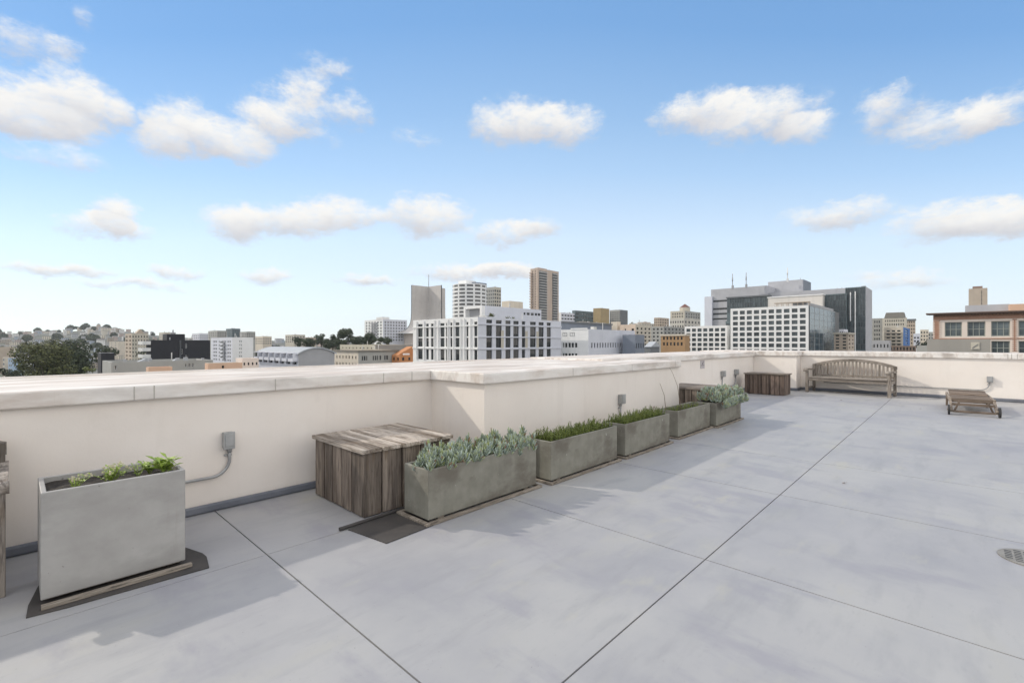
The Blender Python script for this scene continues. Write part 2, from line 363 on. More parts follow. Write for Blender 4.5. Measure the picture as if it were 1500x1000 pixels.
parapet('parapet_wall', 'sunlit cream parapet behind the arched garden bench', (16.0, 17.6, V0, 3.358), [(16.0-OV, 17.6, V0, 3.312)],
        1.13, 1.002, [(15.965, 15.998, V0, 3.32, .08)], [(16-OV-.002, 16-OV+.004, v-.006, v+.006) for v in (-1.02, -.93, -.87)])

# ------------------------------------------------------------------ wooden boxes
def deck_box(label, x0, y0, lx, ly, h, mz, ml, nside, nfront, sunk=None, group='wooden deck boxes'):
    t = thing('wooden_box', label, 'wooden box', (x0 + lx/2, y0 + ly/2, 0), 0, group)
    X, Y = lx/2, ly/2; th = .02; lh = .032; rnd = random.Random(int(x0*100))
    for nm, n, horizontal in (('left_side', nside, False), ('right_side', nside, False), ('front_side', nfront, True), ('back_side', nfront, True)):
        b = MB(); L_ = (2*X if horizontal else 2*Y - 2*th) ; w = L_/n
        edges = [0] + [w*(i + rnd.uniform(-.12,.12)) for i in range(1,n)] + [L_]
        for i in range(n):
            a0, a1 = edges[i] + (.006 if i else 0), edges[i+1] - (.006 if i < n-1 else 0); dp = rnd.uniform(0,.003); zb = rnd.uniform(.004,.014)
            if horizontal:
                yy = -Y if nm == 'front_side' else Y - th
                b.box(-X+a0, -X+a1, yy-dp, yy+th-dp, zb, h-lh)
            else:
                xx = -X if nm == 'left_side' else X - th
                b.box(xx-dp, xx+th-dp, -Y+th+a0, -Y+th+a1, zb, h-lh)
        b.build(nm, mz, t, bevel=.002)
    b = MB(); b.box(-X+.03, X-.03, -Y+.03, Y-.03, .02, h-lh-.01); b.build('gap_shade_core', GAP_SHADE, t)  # solid dark core, stands for the shade seen through the board gaps
    b = MB(); n = nfront; w = (lx+.05)/n
    for i in range(n):
        a0 = -X-.025 + i*w + .0025; dz = rnd.uniform(-.003,.003); ex = rnd.uniform(-.008,.008)
        M = Matrix.Rotation(rnd.uniform(-.008,.008), 4, 'Y')
        b.box(a0, a0+w-.011, -Y-.03+ex, Y+.02+ex, h-lh+dz, h+dz)
    b.build('lid', ml, t, bevel=.003)
    return t
GAP_SHADE = pbr('gap_shade', (.03,.024,.018), (.05,.04,.03), 6, .9)
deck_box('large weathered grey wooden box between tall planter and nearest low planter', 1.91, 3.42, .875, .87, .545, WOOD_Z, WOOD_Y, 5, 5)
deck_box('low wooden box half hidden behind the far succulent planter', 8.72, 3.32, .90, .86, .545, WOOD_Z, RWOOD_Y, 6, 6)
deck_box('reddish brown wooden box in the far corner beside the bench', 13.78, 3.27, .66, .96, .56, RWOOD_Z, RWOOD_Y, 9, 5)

# ------------------------------------------------------------------ planters
def planter(label, x0, y0, lx, ly, h, mat, soil=.05, wall=.028, tray=True, lift=.03, group='low concrete planters in a row', rz=0):
    t = thing('planter', label, 'planter', (x0 + lx/2, y0 + ly/2, 0), rz, group)
    X, Y = lx/2, ly/2; z0 = lift
    b = MB(); i = wall
    o = [(-X,-Y),(X,-Y),(X,Y),(-X,Y)]; q = [(-X+i,-Y+i),(X-i,-Y+i),(X-i,Y-i),(-X+i,Y-i)]
    for k in range(4):
        k2 = (k+1) % 4
        b.face([(*o[k],z0),(*o[k2],z0),(*o[k2],h),(*o[k],h)])
        b.face([(*o[k],h),(*o[k2],h),(*q[k2],h),(*q[k],h)])
        b.face([(*q[k],h),(*q[k2],h),(*q[k2],z0+.03),(*q[k],z0+.03)])
    b.face([(*p,z0) for p in o[::-1]]); b.face([(*p,z0+.03) for p in q])
    me = b.build('trough', mat, t)
    import bmesh
    bm = bmesh.new(); bm.from_mesh(me.data); bmesh.ops.remove_doubles(bm, verts=bm.verts, dist=1e-5); bm.to_mesh(me.data); bm.free()
    bv = me.modifiers.new('bevel','BEVEL'); bv.width = .005; bv.segments = 2; bv.limit_method = 'ANGLE'
    s = MB(); n = 14; m_ = 6; rr = random.Random(int(x0*77))
    g = [[(-X+i+.001+(2*X-2*i-.002)*a/n, -Y+i+.001+(2*Y-2*i-.002)*c/m_, h-soil+rr.uniform(-.012,.012)) for a in range(n+1)] for c in range(m_+1)]
    for c in range(m_):
        for a in range(n): s.face([g[c][a],g[c][a+1],g[c+1][a+1],g[c+1][a]], sm=True)
    s.build('soil', SOIL, t)
    if tray:
        f = MB(); e = .045
        f.box(-X-.012, X+.012, -Y-e, -Y-.016, .002, .026); f.box(-X-.012, X+.012, Y+.016, Y+e, .002, .026)
        f.box(-X-e, -X-.0125, -Y-e, Y+e, .002, .025); f.box(X+.0125, X+e*.8, -Y-e, Y+e, .002, .025)
        f.box(-X+.1, -X+.16, -Y+.01, Y-.01, .001, z0-.001); f.box(X-.16, X-.1, -Y+.01, Y-.01, .001, z0-.001)
        f.build('base_frame', BATTEN, t, bevel=.003)
    return t
PL = dict(ly=.325, h=.41)
planter('nearest low concrete planter, full of blue succulents, beside the wooden box', 2.19, 2.95, 1.275, .325, .415, CONC)
planter('low concrete planter with dense spiky greenery, second from the wooden box', 3.65, 2.915, 1.245, .33, .412, CONC, soil=.06)
planter('low concrete planter with spiky greenery, under the electrical box', 5.06, 2.90, 1.20, .33, .408, CONC, soil=.06)
planter('low concrete planter with sparse grass and dead stems', 6.60, 2.93, 1.22, .33, .40, CONC, soil=.06)
planter('farthest low concrete planter with succulents spilling over its front', 7.90, 2.86, 1.20, .33, .40, CONC)
planter('tall grey box planter with weeds and a gap of dark soil', .10, 3.53, .645, .42, .60, GALV, soil=.038, wall=.024, tray=False, lift=.03, group='box planter at left')
pad = MB()
pad.box(-.08, .68, -.075, -.02, .008, .03, 1); pad.box(.02, .1, .05, .36, .008, .029, 1); pad.box(.56,.63,.05,.36,.008,.029,1)
P = [(.055,3.42),(.88,3.33),(.83,3.62),(.80,4.0),(.06,4.0)]
px = [(.02,-.12),( .745,-.14),(.80,.35),(.03,.42),(-.03,.2)]
tray = MB(); tray.prism([(-.055,-.10),(.10,-.125),(.735,-.16),(.765,.02),(.76,.10),(.70,.30),(.0,.30),(-.045,.05)], .001, .007)
to = tray.build('rubber_pad', RUBBER, None, (.10,3.53,0)); tag(to, 'black rubber pad under the tall grey planter', 'rubber pad')
bt = MB(); bt.box(-.0, .665, -.082, -.045, .0075, .028); bt.box(.02,.625,.05,.1,.0075,.0285); bt.box(.02,.625,.30,.35,.0075,.0285)
tag(bt.build('wood_batten', BATTEN, None, (.10,3.53,0), bevel=.003), 'pale wooden battens lifting the tall grey planter off its pad', 'battens')
mt = MB(); mt.prism([(1.715,3.30),(1.78,2.88),(2.20,2.905),(2.34,3.37)], .001, .007); 
mt.tube([(1.66,3.325,.016),(1.9,3.335,.017),(2.13,3.345,.017),(2.34,3.37,.016)], .014, 8)
tag(mt.build('rubber_mat', RUBBER), 'dark rubber mat with rolled edge on the deck between wooden box and nearest planter', 'rubber mat')

# ------------------------------------------------------------------ plants in the planters
def finger(b, base, d, L, r, m=0, bend=None):
    d = d.normalized(); a = d.cross(Vector((0,0,1)) if abs(d.z) < .9 else Vector((1,0,0))).normalized(); c = d.cross(a)
    k = 5; i0 = len(b.v); bend = bend or Vector((0,0,0))
    for (t, rr) in ((0,.6),(.35,1),(.75,.85),(.94,.45)):
        p = base + d*L*t + bend*L*t*t
        for j in range(k):
            an = 2*math.pi*j/k; b.v.append(tuple(p + (a*math.cos(an) + c*math.sin(an))*r*rr))
    b.v.append(tuple(base + d*L + bend*L))
    for s in range(3):
        for j in range(k):
            j2 = (j+1)%k; b.f.append((i0+s*k+j, i0+s*k+j2, i0+(s+1)*k+j2, i0+(s+1)*k+j)); b.m.append(m); b.sm.append(True)
    for j in range(k): b.f.append((i0+3*k+j, i0+3*k+(j+1)%k, i0+4*k)); b.m.append(m); b.sm.append(True)
def clump(b, c, rnd, size=1.0, lean=Vector((0,0,0)), n=20):
    stem = .05*size
    top = Vector(c) + Vector((0,0,stem)) + lean*.08
    for q in range(n):
        lay = q/n; an = q*2.4 + rnd.uniform(-.3,.3); til = 1.05*(1-lay) + .1 + rnd.uniform(-.12,.12)
        d = Vector((math.cos(an)*math.sin(til), math.sin(an)*math.sin(til), math.cos(til))) + lean*.6
        finger(b, top + Vector((0,0,.05*size*lay)), d, size*rnd.uniform(.038,.06), size*rnd.uniform(.0055,.008), 1 if rnd.random() < .05 else 0, Vector((0,0,.3)))
def succulents(label, x0, x1, y0, y1, z, n, seed, spill=0, size=1.0):
    rnd = random.Random(seed); b = MB()
    for i in range(n):
        x = rnd.uniform(x0, x1); y = rnd.uniform(y0, y1); s = size*rnd.uniform(.75,1.35)
        ln = Vector((rnd.uniform(-.25,.25), -.35*(1 if y < y0+.06 else 0) + rnd.uniform(-.2,.15), 0))
        clump(b, (x, y, z + rnd.uniform(-.015,.05)*size), rnd, s, ln)
        if rnd.random() < .10: clump(b, (x, y, z + rnd.uniform(.06,.10)), rnd, s*.9, ln, 16); b.tube([(x,y,z),(x+ln.x*.05,y,z+.12)], .005, 5, 1)
    for i in range(spill):
        x = rnd.uniform(x0, x1); clump(b, (x, y0 - rnd.uniform(.02,.07), z + rnd.uniform(-.07,.0)), rnd, rnd.uniform(.8,1.1)*size, Vector((rnd.uniform(-.3,.3),-.9,-.3)))
    o = b.build('succulent_bed', [BLUELEAF, DRYLEAF], None)
    c = Vector(((x0+x1)/2,(y0+y1)/2,z)); o.data.transform(Matrix.Translation(-c)); o.location = c
    tag(o, label, 'succulents', None, 'stuff')
succulents('dense blue green finger succulents filling the nearest low planter', 2.21, 3.45, 2.985, 3.25, .326, 210, 3, size=.92)
succulents('blue grey succulents mounding over the farthest low planter', 7.93, 9.08, 2.87, 3.18, .365, 230, 4, spill=55, size=1.12)

def shoots(label, x0, x1, y0, y1, z, n, seed, hmin=.08, hmax=.2):
    rnd = random.Random(seed); b = MB()
    for i in range(n):
        x = rnd.uniform(x0,x1); y = rnd.uniform(y0,y1); h = rnd.uniform(hmin,hmax)*(1.25 if rnd.random() < .12 else 1)
        ln = Vector((rnd.uniform(-.3,.3), rnd.uniform(-.3,.25), 1)).normalized(); base = Vector((x,y,z-.01))
        k = int(h/.008)
        for q in range(k):
            p = base + ln*h*(q+2)/(k+1); an = q*2.2 + rnd.random(); el = rnd.uniform(.5,1.1)
            d = Vector((math.cos(an)*math.cos(el), math.sin(an)*math.cos(el), math.sin(el))); L_ = rnd.uniform(.02,.036)
            s = d.cross(Vector((0,0,1))).normalized()*.0028
            b.face([p-s, p+s, p+d*L_*.6+s*.8, p+d*L_, p+d*L_*.6-s*.8], 0)
        b.tube([base, base+ln*h], .002, 4, 0, False)
    o = b.build('green_shoots', GREENLEAF); c = Vector(((x0+x1)/2,(y0+y1)/2,z)); o.data.transform(Matrix.Translation(-c)); o.location = c
    tag(o, label, 'green plants', None, 'stuff')
shoots('dense spiky green plants in the second low planter', 3.72, 4.86, 2.95, 3.22, .365, 420, 5, .05, .13)
shoots('spiky green plants in the low planter under the electrical box', 5.12, 6.22, 2.94, 3.20, .36, 380, 6, .05, .14)
shoots('low sparse green shoots in the planter with dead stems', 6.66, 7.78, 2.97, 3.22, .345, 90, 8, .04, .09)
for (pts, lab) in (([(6.62,3.12,.36),(6.60,3.14,.62),(6.50,3.16,.80)], 'tall thin dead stem leaning left in the fourth planter'),
                   ([(6.95,3.05,.36),(6.82,3.0,.55),(6.80,3.0,.56)], 'stout dead stem leaning left over the sparse green shoots'),
                   ([(7.3,3.2,.36),(7.24,3.22,.7),(7.1,3.24,.92),(7.0,3.24,1.0)], 'tallest thin dead stem arching up against the cream wall'),
                   ([(6.3,3.1,.37),(6.2,3.1,.50),(6.14,3.1,.42)], 'bent dead stem beside the planter under the electrical box')):
    c = pts[0]; m = MB(); m.tube([tuple(a-b for a,b in zip(p,c)) for p in pts], [.006,.004,.003,.002][:len(pts)], 6)
    tag(m.build('dead_stem', DEADSTEM, None, c), lab, 'dead stem', 'dead stems in the planters')

def weed(label, x, y, z, n, h, seed, spread=.10, leaf=.02, wide=.5, buds=False):
    rnd = random.Random(seed); t = thing('weed_plant', label, 'weed', (x,y,z), 0, 'weeds in the tall planter'); lb = MB(); sb = MB()
    for i in range(n):
        an = rnd.uniform(0,6.28); tip = Vector((math.cos(an)*spread*rnd.random(), math.sin(an)*spread*.7*rnd.random(), h*rnd.uniform(.55,1.0)))
        mid = tip*.5 + Vector((0,0,h*.08)); sb.tube([(0,0,-.01), mid, tip], .0015, 4)
        for q in range(7):
            t_ = .25 + .75*q/6; p = tip*t_; a2 = q*2.4 + rnd.random(); d = Vector((math.cos(a2), math.sin(a2), rnd.uniform(.1,.9))).normalized()
            L_ = leaf*rnd.uniform(.7,1.3); s = d.cross(Vector((0,0,1))).normalized()*L_*wide*.5; u = Vector((0,0,L_*.12))
            lb.face([p, p+d*L_*.45+s+u, p+d*L_, p+d*L_*.45-s+u])
        if buds:
            for q in range(2):
                o = tip + Vector((rnd.uniform(-.01,.01),rnd.uniform(-.01,.01),rnd.uniform(0,.012))); bb = MB()
                bb.box(*[v for c in o for v in (c-.004,c+.004)]); bb.build('flower_bud', BUDS, t)
    lb.build('leaf_tuft', LIMELEAF, t); sb.build('stem', LIMELEAF, t)
ZS = .56
weed('wispy yellow green weed with pale buds at the left end of the tall planter', .24, 3.66, ZS, 9, .085, 1, .10, .018, .5, True)
weed('bushy lime green weed in the middle of the tall planter', .40, 3.68, ZS, 22, .105, 2, .11, .024, .5, True)
weed('small thin weed right of the bushy lime weed', .53, 3.70, ZS, 7, .09, 3, .07, .018, .5)
weed('broad leaved bright green weed at the right end of the tall planter', .655, 3.66, ZS, 9, .105, 4, .10, .06, .5)
weed('low dull green weed beside the broad leaved weed', .60, 3.76, ZS, 10, .08, 5, .08, .035, .6)

# ------------------------------------------------------------------ electrical boxes and conduit
def outlet(label, x, y, z, face, w, h, d, path, group='electrical boxes on the parapet'):
    """face = direction the box looks: 'y' (towards -y) or 'x' (towards -x); local y points into the wall"""
    t = thing('electrical_box', label, 'electrical box', (x,y,z), 0 if face == 'y' else R(-90), group)
    b = MB(); b.box(-w/2, w/2, -d, -.001, -h/2, h/2); b.build('housing', OUTLET, t, bevel=.006)
    c = MB(); c.box(-w/2-.004, w/2+.004, -d-.016, -d-.0005, -h/2-.004, h/2+.004); c.box(-w/2+.008, w/2-.008, -d-.024, -d-.0165, -h/2+.02, h/2-.012)
    cv = c.build('cover', OUTLET, t, bevel=.005)
    p = MB(); p.tube(path, .0125, 10); co = p.build('conduit_pipe', CONDUIT, t)
    q = MB(); q.tube([(path[0][0],path[0][1],-h/2+.002),(path[0][0],path[0][1],-h/2-.035)], .019, 10); q.build('connector', CONDUIT, co)
    s = MB(); zz = -h/2-.06; s.box(path[0][0]-.035, path[0][0]+.02, -.018, -.0005, zz-.008, zz+.008); s.build('pipe_strap', CONDUIT, co)
def bend(x0, y, z0, zb, r, x1, n=8, side=-1):
    pts = [(x0,y,z0),(x0,y,zb+r)]
    for i in range(1,n+1):
        a = math.pi/2*i/n; pts.append((x0+side*(r-r*math.cos(a)), y, zb+r-r*math.sin(a)))
    return pts + [(x1,y,zb)]
outlet('electrical box on the left wall with pipe curving behind the tall planter', 1.245, V1, .575, 'y', .078, .135, .055, bend(.012,-.028,-.06,-.29,.13,-.75))
outlet('electrical box on the projecting wall above the spiky green planters', 6.12, BV, .57, 'y', .10, .13, .055, [(-.02,-.028,-.06),(-.02,-.028,-.50)])
outlet('electrical box by the plaque, left of the pair beyond the planters', 12.8, V1, .57, 'y', .15, .15, .07, [(-.02,-.028,-.06),(-.02,-.028,-.5)])
outlet('electrical box with pipe bending left, nearest the far corner box', 13.82, V1, .57, 'y', .15, .15, .07, bend(0,-.028,-.06,-.36,.2,-1.6))
outlet('electrical box on the sunlit right wall above the wooden lounger', 16.0, -.575, .515, 'x', .10, .135, .06, bend(-.01,-.028,-.06,-.265,.16,-3.35))
pl = thing('wall_plaque', 'small grey pinkish plaque with dark pictogram under the coping', 'plaque', (11.51, V1, .86))
b = MB(); b.box(-.13,.13,-.008,-.0005,-.10,.10); b.build('plate', PLAQUE, pl, bevel=.003)
b = MB(); b.box(-.025,.03,-.0095,-.0085,-.005,.045); b.box(.0301,.055,-.0095,-.0085,.03,.075); b.box(-.105,.105,-.0095,-.0085,-.03,-.015); b.build('pictogram', PLAQUE_DARK, pl)

# ------------------------------------------------------------------ arched garden bench
def bench(name, label, loc, rz, L_=1.93, mats=(TEAK_X, TEAK_Y, TEAK_Z), cat='bench'):
    t = thing(name, label, cat, loc, rz); X = L_/2; TX, TY, TZ = mats
    for sx in (-1, 1):
        b = MB(); x = sx*(X-.035); b.box(x-.035, x+.035, 0, .07, 0, .615); b.build('leg', TZ, t, bevel=.006)
        b = MB(); b.box(x-.03, x+.03, .52, .585, 0, .775); b.build('leg', TZ, t, bevel=.006)
        b = MB(); pts = []
        for i in range(13):
            a = i/12; y = -.085 + .63*a; z = .635 + .012*math.sin(a*6.28) - (.02*(1-a*6)**2 if a < .17 else 0)
            pts.append((y, z))
        for i in range(12):
            (ya, za), (yb, zb) = pts[i], pts[i+1]; w = .045
            b.face([(x-w,ya,za+.02),(x+w,ya,za+.02),(x+w,yb,zb+.02),(x-w,yb,zb+.02)]); b.face([(x+w,ya,za-.02),(x-w,ya,za-.02),(x-w,yb,zb-.02),(x+w,yb,zb-.02)])
            b.face([(x-w,ya,za-.02),(x-w,ya,za+.02),(x-w,yb,zb+.02),(x-w,yb,zb-.02)]); b.face([(x+w,ya,za+.02),(x+w,ya,za-.02),(x+w,yb,zb-.02),(x+w,yb,zb+.02)])
        (ya, za), (yb, zb) = pts[0], pts[-1]
        b.face([(x-.045,ya,za-.02),(x+.045,ya,za-.02),(x+.045,ya,za+.02),(x-.045,ya,za+.02)]); b.face([(x+.045,yb,zb-.02),(x-.045,yb,zb-.02),(x-.045,yb,zb+.02),(x+.045,yb,zb+.02)])
        b.tube([(x-.05,-.075,.617),(x+.05,-.075,.617)], .034, 12)
        b.build('armrest', TY, t)
        b = MB(); b.box(x-.018,x+.018,.07,.52,.10,.15); b.box(x-.018,x+.018,.07,.52,.33,.40); b.build('side_rail', TY, t, bevel=.004)
    b = MB(); b.box(-X+.07, X-.07, .012, .045, .325, .405); b.build('front_rail', TX, t, bevel=.004)
    b = MB(); b.box(-X+.07, X-.07, .53, .565, .325, .405); b.build('back_rail', TX, t, bevel=.004)
    b = MB()
    for i in range(7): y = -.01 + i*.077; b.box(-X+.072 if i else -X+.07, X-.072 if i else X-.07, y, y+.062, .407, .43)
    b.build('seat', TX, t, bevel=.004)
    b = MB(); n = 24; zt = lambda x: .765 + .175*(1-(x/X)**2)
    for i in range(n):
        x0 = -X+.0 + L_*i/n; x1 = -X + L_*(i+1)/n; a0, a1 = zt(x0), zt(x1); ya, yb = .565, .62
        A = [(x0,ya,a0-.075),(x1,ya,a1-.075),(x1,ya,a1),(x0,ya,a0)]; B = [(x0,yb,a0-.075),(x1,yb,a1-.075),(x1,yb,a1),(x0,yb,a0)]
        b.face(A); b.face(B[::-1]); b.face([A[3],A[2],B[2],B[3]]); b.face([A[1],A[0],B[0],B[1]])
        if i == 0: b.face([A[0],A[3],B[3],B[0]])
        if i == n-1: b.face([A[2],A[1],B[1],B[2]])
    tr = b.build('top_rail', TX, t)
    b = MB(); b.box(-X+.07, X-.07, .55, .59, .45, .50); b.build('lower_back_rail', TX, t, bevel=.004)
    n = 21
    for i in range(n):
        x = -X+.11 + (L_-.22)*i/(n-1); h = zt(x)-.07
        b = MB(); M = Matrix.Translation((x,.568,.5)) @ Matrix.Rotation(-.06,4,'X'); b.box(-.021,.021,-.008,.008,0,h-.5,0,M); b.build('back_slat', TZ, t)
    return t
bench('garden_bench', 'weathered wooden garden bench with arched slatted back against the far wall', (15.22, 2.155, 0), R(-90)+R(-8))
bench('garden_bench', 'weathered wooden bench cut off by the left edge, only its end post in view', (-.993, 3.80, 0), R(0), mats=(TEAK_X,TEAK_Y,TEAK_Z))

# ------------------------------------------------------------------ low wooden lounger on wheels
def lounger(loc, rz):
    t = thing('sun_lounger', 'low brown weathered slatted sun lounger with black wheels below the right wall', 'sun lounger', loc, rz); w = .315; L_ = 2.0; zt = .285
    for sx in (-1,1):
        b = MB(); b.box(sx*w-.02, sx*w+.02, .42, L_, zt-.07, zt-.005); b.build('side_rail', LOUNGE_Y, t, bevel=.004)
        b = MB(); dy, dz = .47, -.20; ang = math.atan2(dz, dy); ln = math.hypot(dy, dz)
        M = Matrix.Translation((sx*w*.985, .47, zt-.02)) @ Matrix.Rotation(ang, 4, 'X'); M = Matrix.Translation((sx*w*.985, 0, .09)) @ Matrix.Rotation(math.atan2(zt-.11, .5), 4, 'X')
        b.box(-.02,.02,-.03,.54,-.028,.028,0,M); b.build('leg', LOUNGE_Y, t, bevel=.004)
        b = MB(); M = Matrix.Translation((sx*(w-.06), .05, .10)) @ Matrix.Rotation(-sx*.35,4,'Y') @ Matrix.Rotation(.25,4,'X'); b.box(-.015,.015,-.02,.02,-.03,.17,0,M); b.build('strut', LOUNGE_Z, t, bevel=.003)
        b = MB(); b.box(sx*w-.02, sx*w+.02, L_-.25, L_-.19, 0, zt-.071); b.build('leg', LOUNGE_Z, t, bevel=.004)
        b = MB(); k = 20; x0 = sx*(w+.03)-.016; x1 = x0+.032; r_ = .095
        ring = [(math.cos(6.283*i/k)*r_, math.sin(6.283*i/k)*r_) for i in range(k)]
        b.face([(x0,p,r_+.001+q) for p,q in ring]); b.face([(x1,p,r_+.001+q) for p,q in ring[::-1]])
        for i in range(k):
            (p,q),(p2,q2) = ring[i],ring[(i+1)%k]; b.face([(x0,p,r_+q),(x1,p,r_+q),(x1,p2,r_+q2),(x0,p2,r_+q2)])
        wo = b.build('wheel', DARKM, t, bevel=.008)
        b = MB(); b.tube([(x0-.008,0,r_),(x1+.008,0,r_)], .02, 12); b.build('hub', LOUNGE_Y, wo)
    b = MB(); b.box(-w+.02, w-.02, -.012, .014, .05, .09); b.build('axle', LOUNGE_X, t, bevel=.004)
    b = MB(); b.box(-w+.02, w-.02, .16, .20, .165, .215); b.build('cross_bar', LOUNGE_X, t, bevel=.004)
    b = MB(); y = .44
    while y < 1.28: b.box(-w+.021, w-.021, y, y+.055, zt-.024, zt-.002); y += .068
    b.build('slatted_seat', LOUNGE_X, t)
    b = MB(); M = Matrix.Translation((0,1.32,zt-.004)) @ Matrix.Rotation(.06,4,'X'); y = 0
    b.box(-w+.03,-w+.07,-.02,.66,-.03,-.001,0,M); b.box(w-.07,w-.03,-.02,.66,-.03,-.001,0,M)
    while y < .62: b.box(-w+.025, w-.025, y, y+.055, 0, .02,0,M); y += .068
    b.build('backrest', LOUNGE_X, t)
    b = MB(); b.box(-w+.021, w-.021, .405, .435, zt-.08, zt-.002); b.build('foot_rail', LOUNGE_X, t, bevel=.004)
LOUNGE_X = wood('brown_teak_long', (.4,5,5), (.15,.11,.08), (.28,.215,.165), (.07,.05,.035), .3)
LOUNGE_Y = wood('brown_teak_deep', (5,.4,5), (.25,.20,.155), (.40,.335,.27), (.12,.09,.065), .25)
LOUNGE_Z = wood('brown_teak_upright', (5,5,.4), (.15,.11,.08), (.28,.215,.165), (.07,.05,.035), .3)
lounger((12.50, -.235, 0), R(-90)+R(2.5))

# ------------------------------------------------------------------ floor drain and litter
dr = thing('floor_drain', 'round slotted metal floor drain at the right edge of the deck', 'floor drain', (4.50, -.36, 0))
b = MB(); k = 40; r1 = .165
b.prism([(math.cos(6.283*i/k)*r1, math.sin(6.283*i/k)*r1) for i in range(k)], .001, .007); b.build('grate', IRON, dr, bevel=.002)
for i in range(-4,5):
    for j in range(-3,3):
        x = i*.034; y = (j+.5)*.045
        if x*x + y*y < .0185: b = MB(); b.box(x-.006,x+.006,y-.017,y+.017,.0072,.0084); b.build('slot', DARKM, dr)
for i, (px_, py_, lab) in enumerate(((1236,708,'small dark twig on the deck beyond the main joint'),(1138,592,'brown leaf near the far wooden box'),(1348,599,'tiny leaf on the deck before the right wall'),(1060,629,'dark dry leaf at the foot of the farthest planter'),(1062,628.5,'paler curled leaf touching a dark leaf by the farthest planter'),(1232,586,'dark leaf in front of the arched bench'))):
    Y = F*H/(py_-Y0); x, y = W(px_, Y); m = MB(); rn = random.Random(i); s = .022
    m.face([(-s,0,.004),(0,-s*.4,.012),(s,0,.006),(0,s*.4,.016)]); m.face([(-s,0,.004),(-s*1.7,.004,.012),(-s*1.7,-.004,.012)])
    tag(m.build('fallen_leaf', DEADSTEM, None, (x,y,0), rn.uniform(0,3)), lab, 'leaf', 'dry leaves on the deck')

# ------------------------------------------------------------------ terrain
def lerp_pts(pts, x):
    if x <= pts[0][0]: return pts[0][1]
    for (a, b), (c, d) in zip(pts, pts[1:]):
        if x <= c: return b + (d-b)*(x-a)/(c-a)
    return pts[-1][1]
RIDGE = [(-900,10),(-200,18),(0,22),(60,25),(120,34),(150,38),(185,30),(230,19),(300,9),(420,4),(560,8),(700,14),(900,20),(1300,20),(1400,12),(1900,8)]
def ground(x, y):
    d = math.hypot(x, y); fw = x*CP + y*SP; rt = x*SP - y*CP
    a = math.atan2(rt, fw); a = max(-1.2, min(1.2, a)); px_ = 750 + F*math.tan(a)
    top = lerp_pts(RIDGE, px_); dd = d*math.cos(a); t = max(0, min(1, (dd-430)/(1300-430))); t = t*t*(3-2*t)
    if dd > 1300: t = max(0, 1-(dd-1300)/900)
    return -27 + (top+27)*t + 1.5*math.sin(x*.021)*math.cos(y*.017)*min(1, max(0,(d-300)/400))
GROUND = pbr('city_ground', (.10,.10,.085), (.17,.165,.15), .02, .95, c3=(.05,.06,.03), s3=.012, t3=(.45,.6))
def make_terrain():
    b = MB(); na, ndist = 120, 60
    ds = [0.0] + [20*(3800/20)**(i/(ndist-1)) for i in range(ndist)]
    for i, d in enumerate(ds):
        for j in range(na):
            a = 2*math.pi*j/na; x, y = d*math.cos(a), d*math.sin(a); b.v.append((x, y, ground(x, y) if d > 60 else -27))
    for i in range(len(ds)-1):
        for j in range(na):
            j2 = (j+1) % na; b.f.append((i*na+j, (i+1)*na+j, (i+1)*na+j2, i*na+j2)); b.m.append(0); b.sm.append(True)
    tag(b.build('terrain', GROUND), kind='structure')
make_terrain()

# ------------------------------------------------------------------ buildings
def blind_extra(nt, tc, col, noise, rng, mixc):
    N = nt.nodes; L = nt.links; oi = N.new('ShaderNodeObjectInfo'); sx = N.new('ShaderNodeSeparateXYZ'); L.new(tc.outputs['Object'], sx.inputs[0])
    a = N.new('ShaderNodeMath'); a.operation = 'MULTIPLY'; L.new(oi.outputs['Random'], a.inputs[0]); a.inputs[1].default_value = 3.4
    g = N.new('ShaderNodeMath'); g.operation = 'GREATER_THAN'; L.new(sx.outputs[2], g.inputs[0]); L.new(a.outputs[0], g.inputs[1])
    m = N.new('ShaderNodeMath'); m.operation = 'MULTIPLY'; L.new(g.outputs[0], m.inputs[0]); m.inputs[1].default_value = .5
    return mixc(m.outputs[0], col, (.20,.19,.18))
GLASS = pbr('window_glass', (.015,.018,.02), (.06,.066,.068), .35, .14, detail=2, spec=.4, objrand=.5, extra=blind_extra)
GLASS_G = pbr('green_grey_glass', (.045,.06,.066), (.16,.19,.20), .3, .14, detail=2, spec=.4, objrand=.35)
GLASS_B = pbr('blue_grey_glass', (.03,.055,.075), (.09,.135,.165), .5, .16, detail=3, spec=.32, objrand=.3)
FRAME_W = pbr('white_frame', (.62,.62,.60), (.7,.7,.68), 2, .6)
FRAME_G = pbr('grey_green_frame', (.24,.26,.24), (.30,.32,.29), 2, .6)
FRAME_D = pbr('dark_frame', (.05,.055,.06), (.08,.085,.09), 2, .5)
def wallmat(name, c, var=.06, sc=.25, dirt=.12):
    c2 = tuple(min(1, x*(1+var)) for x in c); c1 = tuple(x*(1-var) for x in c)
    def ex(nt, tc, col, noise, rng, mixc):
        return mixc(rng(noise(.5, (1,1,.12), 6), .52, .75, 0, dirt*2), col, tuple(x*.62 for x in c))
    return pbr(name, c1, c2, sc, .85, extra=ex)
WM = {}
GREY_V = pbr('vent_metal', (.30,.31,.32), (.42,.43,.44), 2, .6); GREY_V2 = pbr('vent_pale', (.5,.49,.46), (.6,.59,.56), 2, .7)
